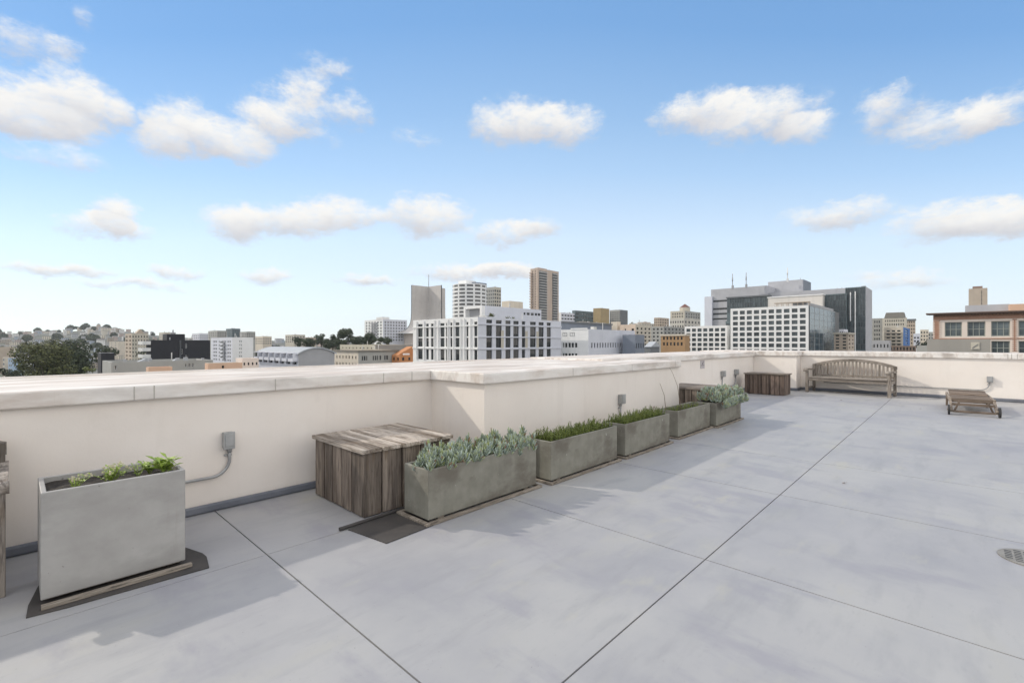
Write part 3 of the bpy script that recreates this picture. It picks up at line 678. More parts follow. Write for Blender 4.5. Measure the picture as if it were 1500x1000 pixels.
def win_mesh(w, h, style):
    key = (round(w,2), round(h,2), style)
    if key in WM: return WM[key]
    g, fr, ft, nx, ny = STY[style]; b = MB()
    b.face([(-w/2,.04,0),(w/2,.04,0),(w/2,.04,h),(-w/2,.04,h)], 0)
    for x0, x1 in ((-w/2,-w/2+ft),(w/2-ft,w/2)): b.box(x0,x1,-.03,.03,0,h,1)
    for z0, z1 in ((0,ft),(h-ft,h)): b.box(-w/2+ft,w/2-ft,-.03,.03,z0,z1,1)
    for i in range(1,nx): x = -w/2+w*i/nx; b.box(x-ft*.4,x+ft*.4,-.02,.03,ft,h-ft,1)
    for i in range(1,ny): z = h*i/ny; b.box(-w/2+ft,w/2-ft,-.018,.03,z-ft*.4,z+ft*.4,1)
    me = bpy.data.meshes.new('window'); me.from_pydata(b.v, [], b.f); me.materials.append(g); me.materials.append(fr)
    me.polygons.foreach_set('material_index', b.m); me.update(); WM[key] = me; return me
STY = {'plain': (GLASS, FRAME_D, .06, 1, 1), 'two': (GLASS, FRAME_D, .06, 2, 1), 'white2': (GLASS, FRAME_W, .09, 1, 2), 'cross': (GLASS_G, FRAME_G, .13, 3, 2),
       'grid': (GLASS_G, FRAME_D, .10, 2, 1), 'band': (GLASS, FRAME_D, .12, 6, 1), 'curtain': (GLASS_G, FRAME_D, .10, 1, 1), 'curtainb': (GLASS_B, FRAME_D, .10, 1, 1), 'far': (GLASS, FRAME_D, .10, 1, 1)}

class Bld: pass
def facade(t, O, mb, A, dx, Wd, zb, zt, cols, rows, depth, style, skip=(), maxw=100, jit=None):
    """wall from A along dx (left to right as seen from outside) with real openings; windows become children"""
    inn = Vector((-dx[1], dx[0]))        # inward
    def P(x, z, d=0): return (A[0]+dx[0]*x+inn.x*d-O.x, A[1]+dx[1]*x+inn.y*d-O.y, z-O.z)
    cols = [c for c in cols if c[0] > .02 and c[1] < Wd-.02]; rows = [r for r in rows if r[0] > zb and r[1] < zt-.01]
    xs = sorted({0, Wd, *[v for c in cols for v in c]}); zs = sorted({zb, zt, *[v for r in rows for v in r]})
    cset = {tuple(c): k for k, c in enumerate(cols)}; rset = {tuple(r): k for k, r in enumerate(rows)}
    cnt = t.get('_n', 0)
    for i in range(len(xs)-1):
        for j in range(len(zs)-1):
            x0, x1, z0, z1 = xs[i], xs[i+1], zs[j], zs[j+1]
            if (x0,x1) in cset and (z0,z1) in rset and (cset[(x0,x1)], rset[(z0,z1)]) not in skip and cnt < maxw:
                for a, b_ in (((x0,z0),(x1,z0)),((x1,z0),(x1,z1)),((x1,z1),(x0,z1)),((x0,z1),(x0,z0))):
                    mb.face([P(*a), P(*b_), P(*b_, depth), P(*a, depth)])
                o = bpy.data.objects.new('window', win_mesh(x1-x0, z1-z0, style)); COL.objects.link(o); o.parent = t
                o.location = P((x0+x1)/2, z0, depth); o.rotation_euler[2] = math.atan2(dx[1], dx[0]); cnt += 1
            else: mb.face([P(x0,z0),P(x1,z0),P(x1,z1),P(x0,z1)])
    t['_n'] = cnt
def spread(n, Wd, ratio, margin=0):
    p = (Wd-2*margin)/n; return [(margin+p*(i+.5-ratio/2), margin+p*(i+.5+ratio/2)) for i in range(n)]
def bldg(name, label, cat, pl, pc, pr, Y, top, wall, L=None, Rr=None, zb=-26, depth=.25, style='plain', group=None, zt=None, du=4, dv=4, cornice=None, wall2=None, cap=None):
    uc, vc = W(pc, Y); zt = zt if zt is not None else Z(top, Y)
    if pl is not None: r = ray(pl); vl = uc*r.y/r.x
    else: vl = vc + dv
    if pr is not None: r = ray(pr); ur = vc*r.x/r.y
    else: ur = uc + du
    O = Vector((uc, vc, zb)); t = thing(name, label, cat, O, 0, group); t['_n'] = 0
    def spec(sp, side):
        if not sp: return [], [], (), style
        Wd = (vl-vc) if side == 'L' else (ur-uc); cols = []
        for c in sp.get('cols', []):
            r0, r1 = ray(c[0]), ray(c[1])
            cols.append((vl-uc*r0.y/r0.x, vl-uc*r1.y/r1.x) if side == 'L' else (vc*r0.x/r0.y-uc, vc*r1.x/r1.y-uc))
        if 'n' in sp: cols = spread(*([sp['n'][0], Wd] + list(sp['n'][1:])))
        Yr = sp.get('Y', Y); rows = [(Z(b,Yr), Z(a,Yr)) for a, b in sp.get('rows', [])]
        if 'nr' in sp:
            k, a, b, q = sp['nr']; za, zbb = Z(a,Yr), Z(b,Yr); p = (za-zbb)/k; rows = [(za-p*(i+.5+q/2), za-p*(i+.5-q/2)) for i in range(k)]
        return cols, rows, sp.get('skip', ()), sp.get('style', style)
    mb = MB(); c, r, sk, st = spec(L, 'L'); facade(t, O, mb, (uc, vl), (0,-1), vl-vc, zb, zt, c, r, depth, st, sk)
    m2 = MB() if wall2 else mb
    c, r, sk, st = spec(Rr, 'R'); facade(t, O, m2, (uc, vc), (1,0), ur-uc, zb, zt, c, r, depth, st, sk)
    Wd, Dp, Ht = ur-uc, vl-vc, zt-zb
    mb.face([(Wd,0,0),(Wd,Dp,0),(Wd,Dp,Ht),(Wd,0,Ht)]); mb.face([(Wd,Dp,0),(0,Dp,0),(0,Dp,Ht),(Wd,Dp,Ht)])
    mb.build('wall', wall, t)
    if wall2: m2.build('wall', wall2, t)
    rf = MB(); e = min(.35, Wd*.1, Dp*.1)
    rf.face([(e,e,Ht-.5),(Wd-e,e,Ht-.5),(Wd-e,Dp-e,Ht-.5),(e,Dp-e,Ht-.5)])
    for p, q, p2, q2 in (((0,0),(Wd,0),(e,e),(Wd-e,e)),((Wd,0),(Wd,Dp),(Wd-e,e),(Wd-e,Dp-e)),((Wd,Dp),(0,Dp),(Wd-e,Dp-e),(e,Dp-e)),((0,Dp),(0,0),(e,Dp-e),(e,e))):
        rf.face([(*p,Ht),(*q,Ht),(*q2,Ht),(*p2,Ht)]); rf.face([(*p2,Ht),(*q2,Ht),(*q2,Ht-.5),(*p2,Ht-.5)])
    rf.build('roof', cap or wall, t)
    if Y > 90 and Wd > 5 and Dp > 5:
        rv = random.Random(int(Y*7+uc*13))
        for q in range(rv.randint(2,4)):
            b = MB(); x = rv.uniform(.12,.85)*Wd; y = rv.uniform(.08,.6)*Dp; h_ = rv.uniform(.5,1.5); s_ = rv.uniform(.3,1.1)
            if rv.random() < .45: b.tube([(x,y,Ht-.5),(x,y,Ht+h_*1.3)], .08 + Y*.0002, 6)
            else: b.box(x-s_,x+s_,y-s_*.7,y+s_*.7,Ht-.5,Ht+h_*.6)
            b.build('roof_vent', rv.choice([GREY_V, GREY_V2]), t)
    if cornice:
        o_, hh, m_ = cornice; b = MB()
        b.box(-o_,Wd+o_,-o_,-.003,Ht-hh,Ht+.05); b.box(-o_,-.003,-.003,Dp+o_,Ht-hh,Ht+.05); b.build('cornice', m_, t)
    del t['_n']
    t2 = Bld(); t2.t, t2.uc, t2.vc, t2.ur, t2.vl, t2.zt, t2.O, t2.W, t2.D, t2.H, t2.Y = t, uc, vc, ur, vl, zt, O, Wd, Dp, Ht, Y
    return t2
CREAM = wallmat('cream_wall', (.62,.55,.45)); TAN = wallmat('tan_wall', (.47,.39,.31)); BEIGE = wallmat('beige_wall', (.52,.48,.40)); GREYB = wallmat('grey_beige_wall', (.36,.355,.33))
WHITE = wallmat('white_wall', (.79,.785,.77), .03); BLUEW_SHADE = wallmat('blue_white_and_shade_wall', (.63,.64,.69), .04); GREY = wallmat('grey_wall', (.36,.36,.37)); DGREY = wallmat('dark_grey_wall', (.16,.17,.18))  # blue white also puts shade into the right faces of white blocks
CHAR = pbr('charcoal_siding', (.012,.013,.017), (.02,.021,.027), 2, .7, stretch=(3,3,.2)); SLATE = wallmat('slate_wall', (.20,.225,.27)); PEACH = wallmat('peach_wall', (.66,.44,.31)); ORANGE = wallmat('orange_wall', (.50,.22,.09))
PINKT = wallmat('pinkish_tan_wall', (.50,.405,.335)); YELL = wallmat('ochre_brick', (.40,.25,.13)); TEAL = wallmat('teal_grey_wall', (.12,.155,.165)); GOLD = wallmat('gold_wall', (.34,.26,.14)); BLUE = wallmat('blue_wall', (.05,.16,.42))
LAV = wallmat('lavender_wall', (.45,.45,.47)); TRAV = wallmat('travertine', (.52,.49,.46), .05); METAL = wallmat('metal_roof', (.40,.42,.44)); PINKS = wallmat('pink_stucco', (.75,.65,.57), .04)
BALC = pbr('balcony_grey', (.36,.35,.34), (.50,.49,.47), 1, .6)
def brick_extra(nt, tc, col, noise, rng, mixc): return mixc(rng(noise(9,(1,1,4),2),.45,.62,0,.6), col, (.24,.12,.08))
BRICK = pbr('red_brick', (.36,.20,.14), (.44,.27,.19), 2, .9, extra=brick_extra)

# --- the white block in the middle
rows_m = [(470.3,475.3),(478,493),(494.6,508.7),(511.8,528)]
cb = bldg('apartment_block', 'white angular block with narrow vertical windows, in the middle of the skyline', 'building', 605, 700, 822, 105, 464, WHITE,
     dict(cols=[(612,619),(624,628),(631,635),(645,651),(653,655),(659.5,662.5),(667,673),(683,686),(694.5,699.2)], rows=[(473,477),(479,493),(494.8,508),(511.6,527.5)], Y=113, style='plain'),
     dict(cols=[(712.5,721),(726.5,735),(740.5,748),(752,760),(764.5,769.5),(776.5,785),(789,796.5),(801,807)], rows=rows_m, Y=115, style='two'), depth=.25, wall2=BLUEW_SHADE)  # right face is the same white with its shade put into the colour
b = MB(); Hh = cb.H
for z in (Z(509.8,113), Z(478,113)): b.box(-.22,-.003,0,cb.D,z-cb.O.z-.16,z-cb.O.z+.14); 
b.build('floor_band', WHITE, cb.t)
b = MB()
for z in (Z(510.2,115), Z(493.8,115), Z(476.6,115)): b.box(.0,cb.W,-.18,-.003,z-cb.O.z-.14,z-cb.O.z+.14)
b.build('floor_band', BLUEW_SHADE, cb.t)  # bands share the right face's painted shade
b = MB(); rnd = random.Random(2)
for px_ in (611,622,637,643,657,665,675.5,681,690):
    q = ray(px_); y_ = cb.uc*q.y/q.x - cb.vc; b.box(-.30,-.0035,y_-.10,y_+.10,Z(530,105)-cb.O.z,Hh-.25)
b.build('fin', WHITE, cb.t)
for i,(fx) in enumerate((.15,.27,.40,.55,.69,.83)):
    if i in (1,3,4): 
        b = MB(); b.box(cb.W*fx-.9,cb.W*fx+.0,-.06,-.003,Z(512,105)-cb.O.z+.2,Z(483,105)-cb.O.z); b.build('beige_panel', BEIGE, cb.t)
ph = bldg('penthouse_building', 'white upper block with framed grey recess, just above the angular white block', 'building', 684, 710.5, 793, 165, 447.5, WHITE,
     None, dict(cols=[(767,770),(771.5,776),(777.5,782),(783.5,787),(788,791.5)], rows=[(453.5,457.5)]), wall2=BLUEW_SHADE)  # shaded right face painted as a bluer, darker white
b = MB(); D = ph.D; b.box(-.08,-.004, D*.16, D*.84, Z(466,165)-ph.O.z, Z(452,165)-ph.O.z); b.build('recess_panel', GREY, ph.t)
for y0,y1 in ((0,D*.1),(D*.9,D)):
    b = MB(); b.box(-1.6,-.004,y0,y1,Z(470,165)-ph.O.z,ph.H); b.build('frame_post', WHITE, ph.t)
b = MB(); b.box(-1.6,-.004,D*.1,D*.9,ph.H-.9,ph.H); b.build('frame_beam', WHITE, ph.t)
bldg('roof_box', 'small cream plant room on top of the white upper block', 'plant room', 735, 746, 766, 205, 440.5, CREAM, zb=8)
# --- right neighbours
w2 = bldg('office_building', 'white office with one long row of narrow windows, right of the angular white block', 'building', 820, 862, 930, 125, 482, WHITE,
     dict(cols=[(824.5,826.5),(827.5,831),(832.5,836),(837,840.5),(842,845.5)], rows=[(502,509),(518,523)]), dict(n=(17,.45,1.0), rows=[(502,509.5)]), wall2=BLUEW_SHADE)  # long face coloured grey blue to stand for its shade
uu = w2
b = MB(); b.box(-.15,.3,.5,w2.D*.6,w2.H,w2.H+.35); b.build('roof_ledge', WHITE, w2.t)
for c in ((824.5,830.5),(835,841.5)):
    r0,r1 = ray(c[0]),ray(c[1]); y1_ = w2.uc*r0.y/r0.x-w2.vc; y0_ = w2.uc*r1.y/r1.x-w2.vc
    o = bpy.data.objects.new('window', win_mesh(y1_-y0_, 1.0, 'two')); COL.objects.link(o); o.parent = w2.t; o.location = (-.03,(y0_+y1_)/2,Z(492,125)-w2.O.z); o.rotation_euler[2] = R(-90)
bldg('office_building', 'dark slate box beyond the row of narrow windows', 'building', None, 930.5, 944, 132, 490, SLATE, None, dict(n=(4,.45), rows=[(502.5,510)]))
bldg('roof_building', 'dark slate blue roof volume behind the white office', 'building', None, 823, 896, 152, 470.5, SLATE, None, None, cornice=(.3,.5,DGREY))
c1 = bldg('apartment_house', 'peach cream building with small square windows beyond the slate roof', 'building', 908, 931, 954, 170, 475, wallmat('light_peach',(.66,.53,.42)),
     dict(cols=[(915,917),(925,928.5)], rows=[(481,485)]), dict(n=(4,.45), nr=(6,478,514,.5)), wall2=BEIGE)  # beige right face paints in the shaded side
bldg('apartment_house', 'narrow cream stair tower standing left of the peach cream building', 'building', 895, 904, 909, 176, 471, CREAM, None, None)
sh = bldg('shed', 'dark grey gabled shed roof just above the parapet coping', 'shed', 944, 953, 966, 100, 508, DGREY, zb=-12)
b = MB(); Wd,D,Hh = sh.W,sh.D,sh.H; pk = 1.15
b.face([(-.2,-.2,Hh),(Wd+.2,-.2,Hh),(Wd*.55,-.2,Hh+pk)]); b.face([(Wd+.2,-.2,Hh),(Wd+.2,D,Hh),(Wd*.55,D,Hh+pk),(Wd*.55,-.2,Hh+pk)]); b.face([(-.2,D,Hh),(-.2,-.2,Hh),(Wd*.55,-.2,Hh+pk),(Wd*.55,D,Hh+pk)]); b.build('gable_roof', METAL, sh.t)
bldg('brick_building', 'ochre brick building with two rows of dark arched windows', 'building', 968, 1003.2, None, 160, 489.5, YELL, dict(n=(6,.5,.5), rows=[(493,497.5),(501,506)]), cornice=(.25,.5,CREAM))
bldg('apartment_house', 'grey apartment block with dense windows behind the ochre brick building', 'building', 944, 972, 1003, 260, 478, GREYB, dict(n=(5,.5), nr=(6,479,512,.5)), dict(n=(6,.5), nr=(6,479,512,.5)))
bldg('apartment_house', 'brownish apartment block on the rise left of the cupola tower', 'building', 958, 966, 980, 380, 465, TAN, dict(n=(3,.5), nr=(4,466,482,.5)), dict(n=(4,.5), nr=(4,466,482,.5)))
bldg('apartment_house', 'low beige block with flat roof left of the brownish block', 'building', 922, 940, 958, 420, 473, BEIGE, dict(n=(5,.5), nr=(3,474,484,.5)), dict(n=(5,.5), nr=(3,474,484,.5)))
bldg('apartment_house', 'dark red roofed block among hillside trees, centre right', 'building', 934, 944, 953, 460, 471.5, PINKT, dict(n=(3,.5), nr=(3,473,484,.5)))
ct = bldg('tower_block', 'grey stone block topped by a small domed cupola', 'building', 982, 1003, 1026, 340, 455, BEIGE, dict(n=(5,.5,1), nr=(4,457,474,.55)), dict(n=(6,.5,1), nr=(4,457,474,.55)), wall2=GREYB)
b = MB(); k = 8; ring = [(ct.W*.45+4*math.cos(6.283*i/k), ct.D*.5+4*math.sin(6.283*i/k)) for i in range(k)]
b.prism(ring, ct.H-.5, ct.H+3.2); b.build('cupola_drum', BEIGE, ct.t)
b = MB(); ap = (ct.W*.45, ct.D*.5, ct.H+6)
for i in range(k): p,q = ring[i],ring[(i+1)%k]; b.face([(*p,ct.H+3.2),(*q,ct.H+3.2),ap])
b.build('cupola_roof', wallmat('dark_red_roof',(.16,.07,.055)), ct.t)
bldg('apartment_house', 'pale beige wing directly below the cupola block', 'building', 981, 1002, 1026, 300, 466, wallmat('pale_wing',(.55,.52,.46)), dict(n=(6,.5), nr=(5,468,500,.5)), dict(n=(5,.5), nr=(5,468,500,.5)))

# --- hospital complex
fr = bldg('hospital_building', 'large white gridded block of square windows with rounded glass end', 'hospital', 1070, 1184.5, 1229, 150, 446.8, WHITE,
     dict(n=(10,.72,.5), nr=(8,449.5,519,.68), style='grid'), None, depth=.25, wall2=FRAME_D)
g = MB(); n = 10; bw = fr.W
pts = [(.05,-.25)] + [(bw*.82*i/6,-.25) for i in range(1,7)] + [(bw*.82+bw*.16*math.sin(math.pi/2*i/5), -.25+bw*.16*(1-math.cos(math.pi/2*i/5))) for i in range(1,6)]
nz = 9
for i in range(len(pts)-1):
    for j in range(nz+5):
        z1 = fr.H-.3-j*2.05; z0 = z1-1.95
        (x0,y0),(x1,y1) = pts[i],pts[i+1]; e = .05
        g.face([(x0+(x1-x0)*e,y0+(y1-y0)*e,z0),(x1-(x1-x0)*e,y1-(y1-y0)*e,z0),(x1-(x1-x0)*e,y1-(y1-y0)*e,z1),(x0+(x1-x0)*e,y0+(y1-y0)*e,z1)])
g.build('glass_curtain', GLASS_B, fr.t)
g = MB()
for i in range(len(pts)-1):
    (x0,y0),(x1,y1) = pts[i],pts[i+1]; g.face([(x0,y0+.02,fr.H-29),(x1,y1+.02,fr.H-29),(x1,y1+.02,fr.H),(x0,y0+.02,fr.H)])
g.build('curtain_frame', wallmat('mullion_grey',(.30,.31,.31)), fr.t)
tr = MB(); y = .5
tr.box(.2,2.4,-.1,fr.D*.42,fr.H+1.0,fr.H+1.25)
for i in range(7): y = fr.D*.42*i/6.5; tr.box(.25,.4,y,y+.15,fr.H,fr.H+1.0); tr.box(2.1,2.25,y,y+.15,fr.H,fr.H+1.0)
tr.build('roof_trellis', TAN, fr.t)
b = MB(); b.box(1.5,bw*.9,1,fr.D*.2,fr.H,fr.H+1.2); b.build('roof_unit', GREY, fr.t)
bldg('hospital_building', 'lower white gridded block of square windows, left of the large gridded block', 'hospital', 1003, 1065, None, 170, 476.5, WHITE, dict(n=(7,.72,.35), nr=(6,479,523,.68), style='grid'), None, depth=.25)
bldg('glass_link', 'narrow dark glass link between the two white gridded blocks', 'glass link', 1063, 1070.5, None, 172, 470, TEAL, dict(n=(1,.8), nr=(6,473,520,.85), style='curtain'))
bldg('hospital_building', 'big pale hospital slab with dark strip windows at its left', 'hospital', 1041.5, 1123, 1140, 235, 418, LAV, dict(cols=[(1042.5,1065)], rows=[(439,441.8),(450.5,453.5),(458,460.8),(465.5,468)], Y=249, style='band'))
bldg('hospital_building', 'lower grey step at the left end of the big pale hospital slab', 'hospital', 1032, 1043, None, 252, 434, BLUEW_SHADE)
bldg('hospital_building', 'dark green glass bay in front of the pale hospital slab', 'hospital', 1065, 1125.5, None, 222, 431.5, TEAL, dict(n=(16,.9,.2), nr=(3,433.5,456,.92), style='curtain'), cornice=(.4,.6,DGREY))
up = bldg('hospital_building', 'highest pale grey block of the hospital with shaded right side', 'hospital', 1125, 1176.5, 1188, 238, 409, LAV, None, None, wall2=SLATE)  # right side's shade put into its darker wall colour
bldg('hospital_building', 'long pale horizontal band wing reaching to the tall dark glass wing', 'hospital', 1127, 1238, 1246, 215, 421.8, LAV)
bldg('hospital_building', 'cream blank wing between the green glass bay and the dark glass', 'hospital', 1125, 1205, None, 204, 430.5, wallmat('hospital_cream',(.66,.62,.57),.03), cornice=(.3,.4,WHITE))
bldg('hospital_building', 'dark glass wing with pale fins left of the tallest glass wing', 'hospital', 1205, 1240, None, 203, 429.5, TEAL, dict(n=(9,.9,.1), nr=(10,431,512,.93), style='curtain'))
gt = bldg('hospital_building', 'tallest dark glass wing with grey end wall at the right of the hospital', 'hospital', 1238.3, 1268, 1277.5, 200, 419.5, TEAL, dict(n=(8,.9,.1), nr=(11,421,512,.94), style='curtain'), None, wall2=LAV)
for px_, ya, yb, nm in ((1253,427,515,'fin'),(1246,428,470,'fin')):
    r = ray(px_); y_ = gt.uc*r.y/r.x - gt.vc; b = MB(); b.box(-.5,-.02,y_-.18,y_+.18,Z(yb,203)-gt.O.z,Z(ya,203)-gt.O.z); b.build(nm, WHITE, gt.t)
for px_, Y, y0_, y1_, lab in ((1073,240,421,401,'leftmost of the three roof antennas on the hospital'),(1093,238,419.5,399,'middle roof antenna on the pale hospital slab'),(1153.5,240,411,392,'roof antenna on the highest hospital block')):
    x, y = W(px_, Y); z0, z1 = Z(y0_,Y), Z(y1_,Y); m = MB(); m.tube([(0,0,-.6),(0,0,z1-z0)], .18, 6); m.tube([(0,.0,(z1-z0)*.45),(0,0,(z1-z0)*.7)], .30, 6); m.box(-.35,.9,-.35,.35,-.6,1.1)
    tag(m.build('antenna', FRAME_W if px_ > 1100 else GREY, None, (x,y,z0)), lab, 'antenna', 'antennas on the hospital roof')
bldg('office_building', 'small pale blue block with windows at the foot of the glass wing', 'building', 1229, 1236, 1242, 165, 482, BLUEW_SHADE, dict(n=(2,.5), nr=(5,484,512,.5)), dict(n=(2,.5), nr=(5,484,512,.5)))
bldg('office_building', 'narrow tan block right of the small pale blue block', 'building', None, 1242, 1251.5, 162, 487, TAN, dict(n=(2,.5), nr=(5,489,512,.5)), dict(n=(2,.4), nr=(4,489,512,.4)), cornice=(.3,.5,BEIGE))

# --- right end
bldg('apartment_tower', 'grey beige narrow tower right of the glass wing', 'building', 1277, 1292.5, None, 300, 466, GREYB, dict(n=(3,.5,1), nr=(7,468,512,.5)))
om = bldg('apartment_tower', 'ornate beige block with mansard top behind the white balconied block', 'building', 1292.5, 1328, None, 285, 465, BEIGE, dict(n=(9,.45,1), nr=(7,466.5,505,.5)))
b = MB(); q = om.D
b.face([(-.2,q*.08,om.H),(-.2,q*.92,om.H),(1.6,q*.86,om.H+3.4),(1.6,q*.14,om.H+3.4)][::-1]); b.face([(1.6,q*.14,om.H+3.4),(12,q*.14,om.H+3.4),(12,q*.86,om.H+3.4),(1.6,q*.86,om.H+3.4)])
b.face([(-.2,q*.08,om.H),(12,q*.08,om.H),(12,q*.14,om.H+3.4),(1.6,q*.14,om.H+3.4)]); b.face([(12,q*.92,om.H),(-.2,q*.92,om.H),(1.6,q*.86,om.H+3.4),(12,q*.86,om.H+3.4)]); b.build('mansard_roof', wallmat('mansard',(.15,.14,.12)), om.t)
bb = bldg('apartment_house', 'white balconied block with bright blue end bay, far right', 'building', 1295, 1323, 1333, 225, 479, CREAM, dict(n=(3,.62,.6), nr=(5,482,507,.45), style='two'), dict(n=(1,.4), nr=(6,481,505,.4)), wall2=BLUE)
for k in range(4):
    b = MB(); z = Z(485.5+5*k+1.6,225)-bb.O.z
    b.box(-.8,-.003,bb.D*.08,bb.D*.95,z-.15,z+.1); b.build('balcony', CREAM, bb.t)
bldg('apartment_house', 'brown stepped block with dark roof right of the mansard block', 'building', 1327, 1340.5, None, 340, 467, TAN, dict(n=(4,.5), nr=(7,469,505,.5)), cornice=(.4,1.2,DGREY))
bldg('apartment_house', 'pale block with large blank sign wall down the right hand street', 'building', 1338, 1347, None, 260, 488.5, BLUEW_SHADE, dict(n=(2,.6), nr=(2,492,502,.5)))
bldg('apartment_house', 'cream house row end near the foot of the brick corner building', 'building', 1348, 1360, None, 330, 482.5, CREAM, dict(n=(3,.5), nr=(3,484,500,.5)))
bldg('apartment_house', 'dark brown house squeezed beside the brick corner building', 'building', 1359, 1368, None, 360, 486, GREYB, dict(n=(2,.5), nr=(3,488,502,.5)))
bldg('low_building', 'low dull grey roof block below the grey beige tower', 'building', 1278, 1303, None, 120, 498.5, GREY, dict(n=(5,.4), rows=[(504,509)]))
bldg('low_building', 'small dark brown shopfront block under the white balconied block', 'building', 1303, 1341, None, 140, 506.5, wallmat('dull_brown',(.20,.15,.12)), dict(n=(8,.5), rows=[(508.5,513)]))
zr = 6.33
br = bldg('brick_building', 'pink stucco and red brick corner building with overhanging dark cornice', 'building', 1367, 1720, None, 66.5, 0, PINKS,
     dict(cols=[(1384,1409),(1417,1443.5),(1452,1479.5),(1492,1521),(1536,1570)], rows=[(470.6,492.4),(499.3,520)], Y=79, style='cross'), None, zt=zr, depth=.3)
r = ray(1367)
b = MB(); b.box(-.95,3,-1,br.D+.95,br.H,br.H+.2); b.box(-.6,-.003,-1,br.D+.6,br.H-.16,br.H-.001)
b.build('cornice', wallmat('cornice_brown',(.16,.11,.09)), br.t)
b = MB(); n = 60
for i in range(n): y = br.D*(i+.5)/n; b.box(-.55,-.1,y-.1,y+.1,br.H-.36,br.H-.1605)
b.build('corbel', wallmat('corbel_brown',(.22,.14,.10)), br.t)
def vy(px_): q = ray(px_); return br.uc*q.y/q.x - br.vc
z = lambda y: Z(y,79)-br.O.z
b = MB(); b.box(-.06,-.004,0,br.D,z(467),br.H-.165); b.box(-.10,-.004,0,br.D,z(496.6),z(495)); b.build('brick_frieze', BRICK, br.t)
for a_, c_ in ((1367.5,1377),(1483,1489.5),(1574,1590)):
    b = MB(); b.box(-.055,-.004,vy(c_),vy(a_),z(514),z(467.8)); b.build('brick_pier', BRICK, br.t)
    b = MB(); zz = z(513)
    while zz < z(469): b = MB(); b.box(-.075,-.0555,vy(c_)-.12,vy(c_)+.16,zz,zz+.14); b.build('quoin', PINKS, br.t); b = MB(); b.box(-.075,-.0555,vy(a_)-.16,vy(a_)+.12,zz,zz+.14); b.build('quoin', PINKS, br.t); zz += .30
cw = bldg('concrete_wall', 'grey board marked concrete wall below the brick corner building', 'wall', 1358, 1451, None, 45, 496.5, wallmat('board_concrete',(.33,.31,.28),.05), zb=-12, du=3)
q = ray(1428.5); yv = cw.uc*q.y/q.x - cw.vc
b = MB(); b.box(-.06,-.004,yv-.30,yv+.30,cw.H-1.05,cw.H-.30); vp = b.build('vent_panel', BEIGE, cw.t)
b = MB(); b.box(-.09,-.061,yv-.25,yv+.25,cw.H-1.0,cw.H-.96); M = Matrix.Translation((-.08,yv,cw.H-.68)) @ Matrix.Rotation(-.75,4,'X'); b.box(-.012,.012,-.28,.28,-.03,.03,0,M); b.build('brace', DGREY, vp)
bldg('low_building', 'stub of low grey wall left of the board marked concrete wall', 'wall', 1343, 1358, None, 60, 506, GREYB, zb=-12, du=3)
bldg('roof_box', 'lavender grey plant room on the brick corner building', 'plant room', 1414, 1479, None, 108, 445, LAV, zb=-26)
bldg('roof_box', 'peach plant room above the brick corner building at the right edge', 'plant room', 1479, 1560, None, 100, 442.5, PEACH)
tt = bldg('apartment_tower', 'plain tan tower with a dark window column at far right', 'building', 1419, 1446.5, None, 430, 421.5, TAN, dict(cols=[(1437,1438.8)], nr=(11,424,446,.6), style='far'))
b = MB(); b.box(3,12,tt.D*.25,tt.D*.78,tt.H-.3,tt.H+2.2); b.build('roof_unit', wallmat('tower_cap',(.25,.17,.13)), tt.t)

# --- towers left of centre
cx, cy = W(628, 450); zc = Z(488,450); zT = Z(420,450)
ca = thing('cathedral', 'grey modern cathedral with tall folded hyperbolic tower and swept white base', 'cathedral', (cx,cy,-26))
def hyp(rb, rtop, z0, z1, n=14, m=26):
    b = MB(); 
    for q in range(4):
        a = q*math.pi/2; d1 = Vector((math.cos(a),math.sin(a))); d2 = Vector((-math.sin(a),math.cos(a))); w = .6
        for (s0, s1, t0, t1) in (((d1*rb+d2*w),(d1+d2)*rb,(d1*rtop+d2*w),(d1+d2)*w),((d1+d2)*rb,(d2*rb+d1*w),(d1+d2)*w,(d2*rtop+d1*w))):
            g = [[None]*(m+1) for _ in range(n+1)]
            for i in range(n+1):
                for j in range(m+1):
                    u_, v_ = i/n, j/m; ve = 1-(1-v_)**9
                    p = s0.lerp(s1,u_).lerp(t0.lerp(t1,u_), ve); g[i][j] = (p.x,p.y,z0+(z1-z0)*v_)
            for i in range(n):
                for j in range(m): b.face([g[i][j],g[i+1][j],g[i+1][j+1],g[i][j+1]], sm=True)
        
    return b
hyp(31, 19.5, zc+26, zT+26).build('folded_tower', TRAV, ca)
for q in range(4):
    a = q*math.pi/2; b = MB(); d1 = Vector((math.cos(a),math.sin(a))); d2 = Vector((-math.sin(a),math.cos(a))); mm = 26
    for j in range(mm):
        f0 = 31+(19.5-31)*(1-(1-j/mm)**9); f1 = 31+(19.5-31)*(1-(1-(j+1)/mm)**9); z0 = zc+26+(zT-zc)*j/mm; z1 = zc+26+(zT-zc)*(j+1)/mm
        b.face([(*(d1*f0-d2*.6),z0),(*(d1*f0+d2*.6),z0),(*(d1*f1+d2*.6),z1),(*(d1*f1-d2*.6),z1)])
    b.build('glass_slot', FRAME_D, ca)
b = MB(); b.box(-31.5,31.5,-31.5,31.5,zc+25.3,zc+26.02); b.build('roof_edge', WHITE, ca)
b = MB(); b.box(-24,24,-24,24,0,zc+25.3); b.build('base_wall', PINKS, ca)
b = MB(); b.tube([(0,0,zT+25),(0,0,Z(402,450)+26)], .28, 6); b.box(-.9,.9,-.15,.15,Z(405,450)+26,Z(405,450)+26.3); b.build('spire_cross', GREY, ca)
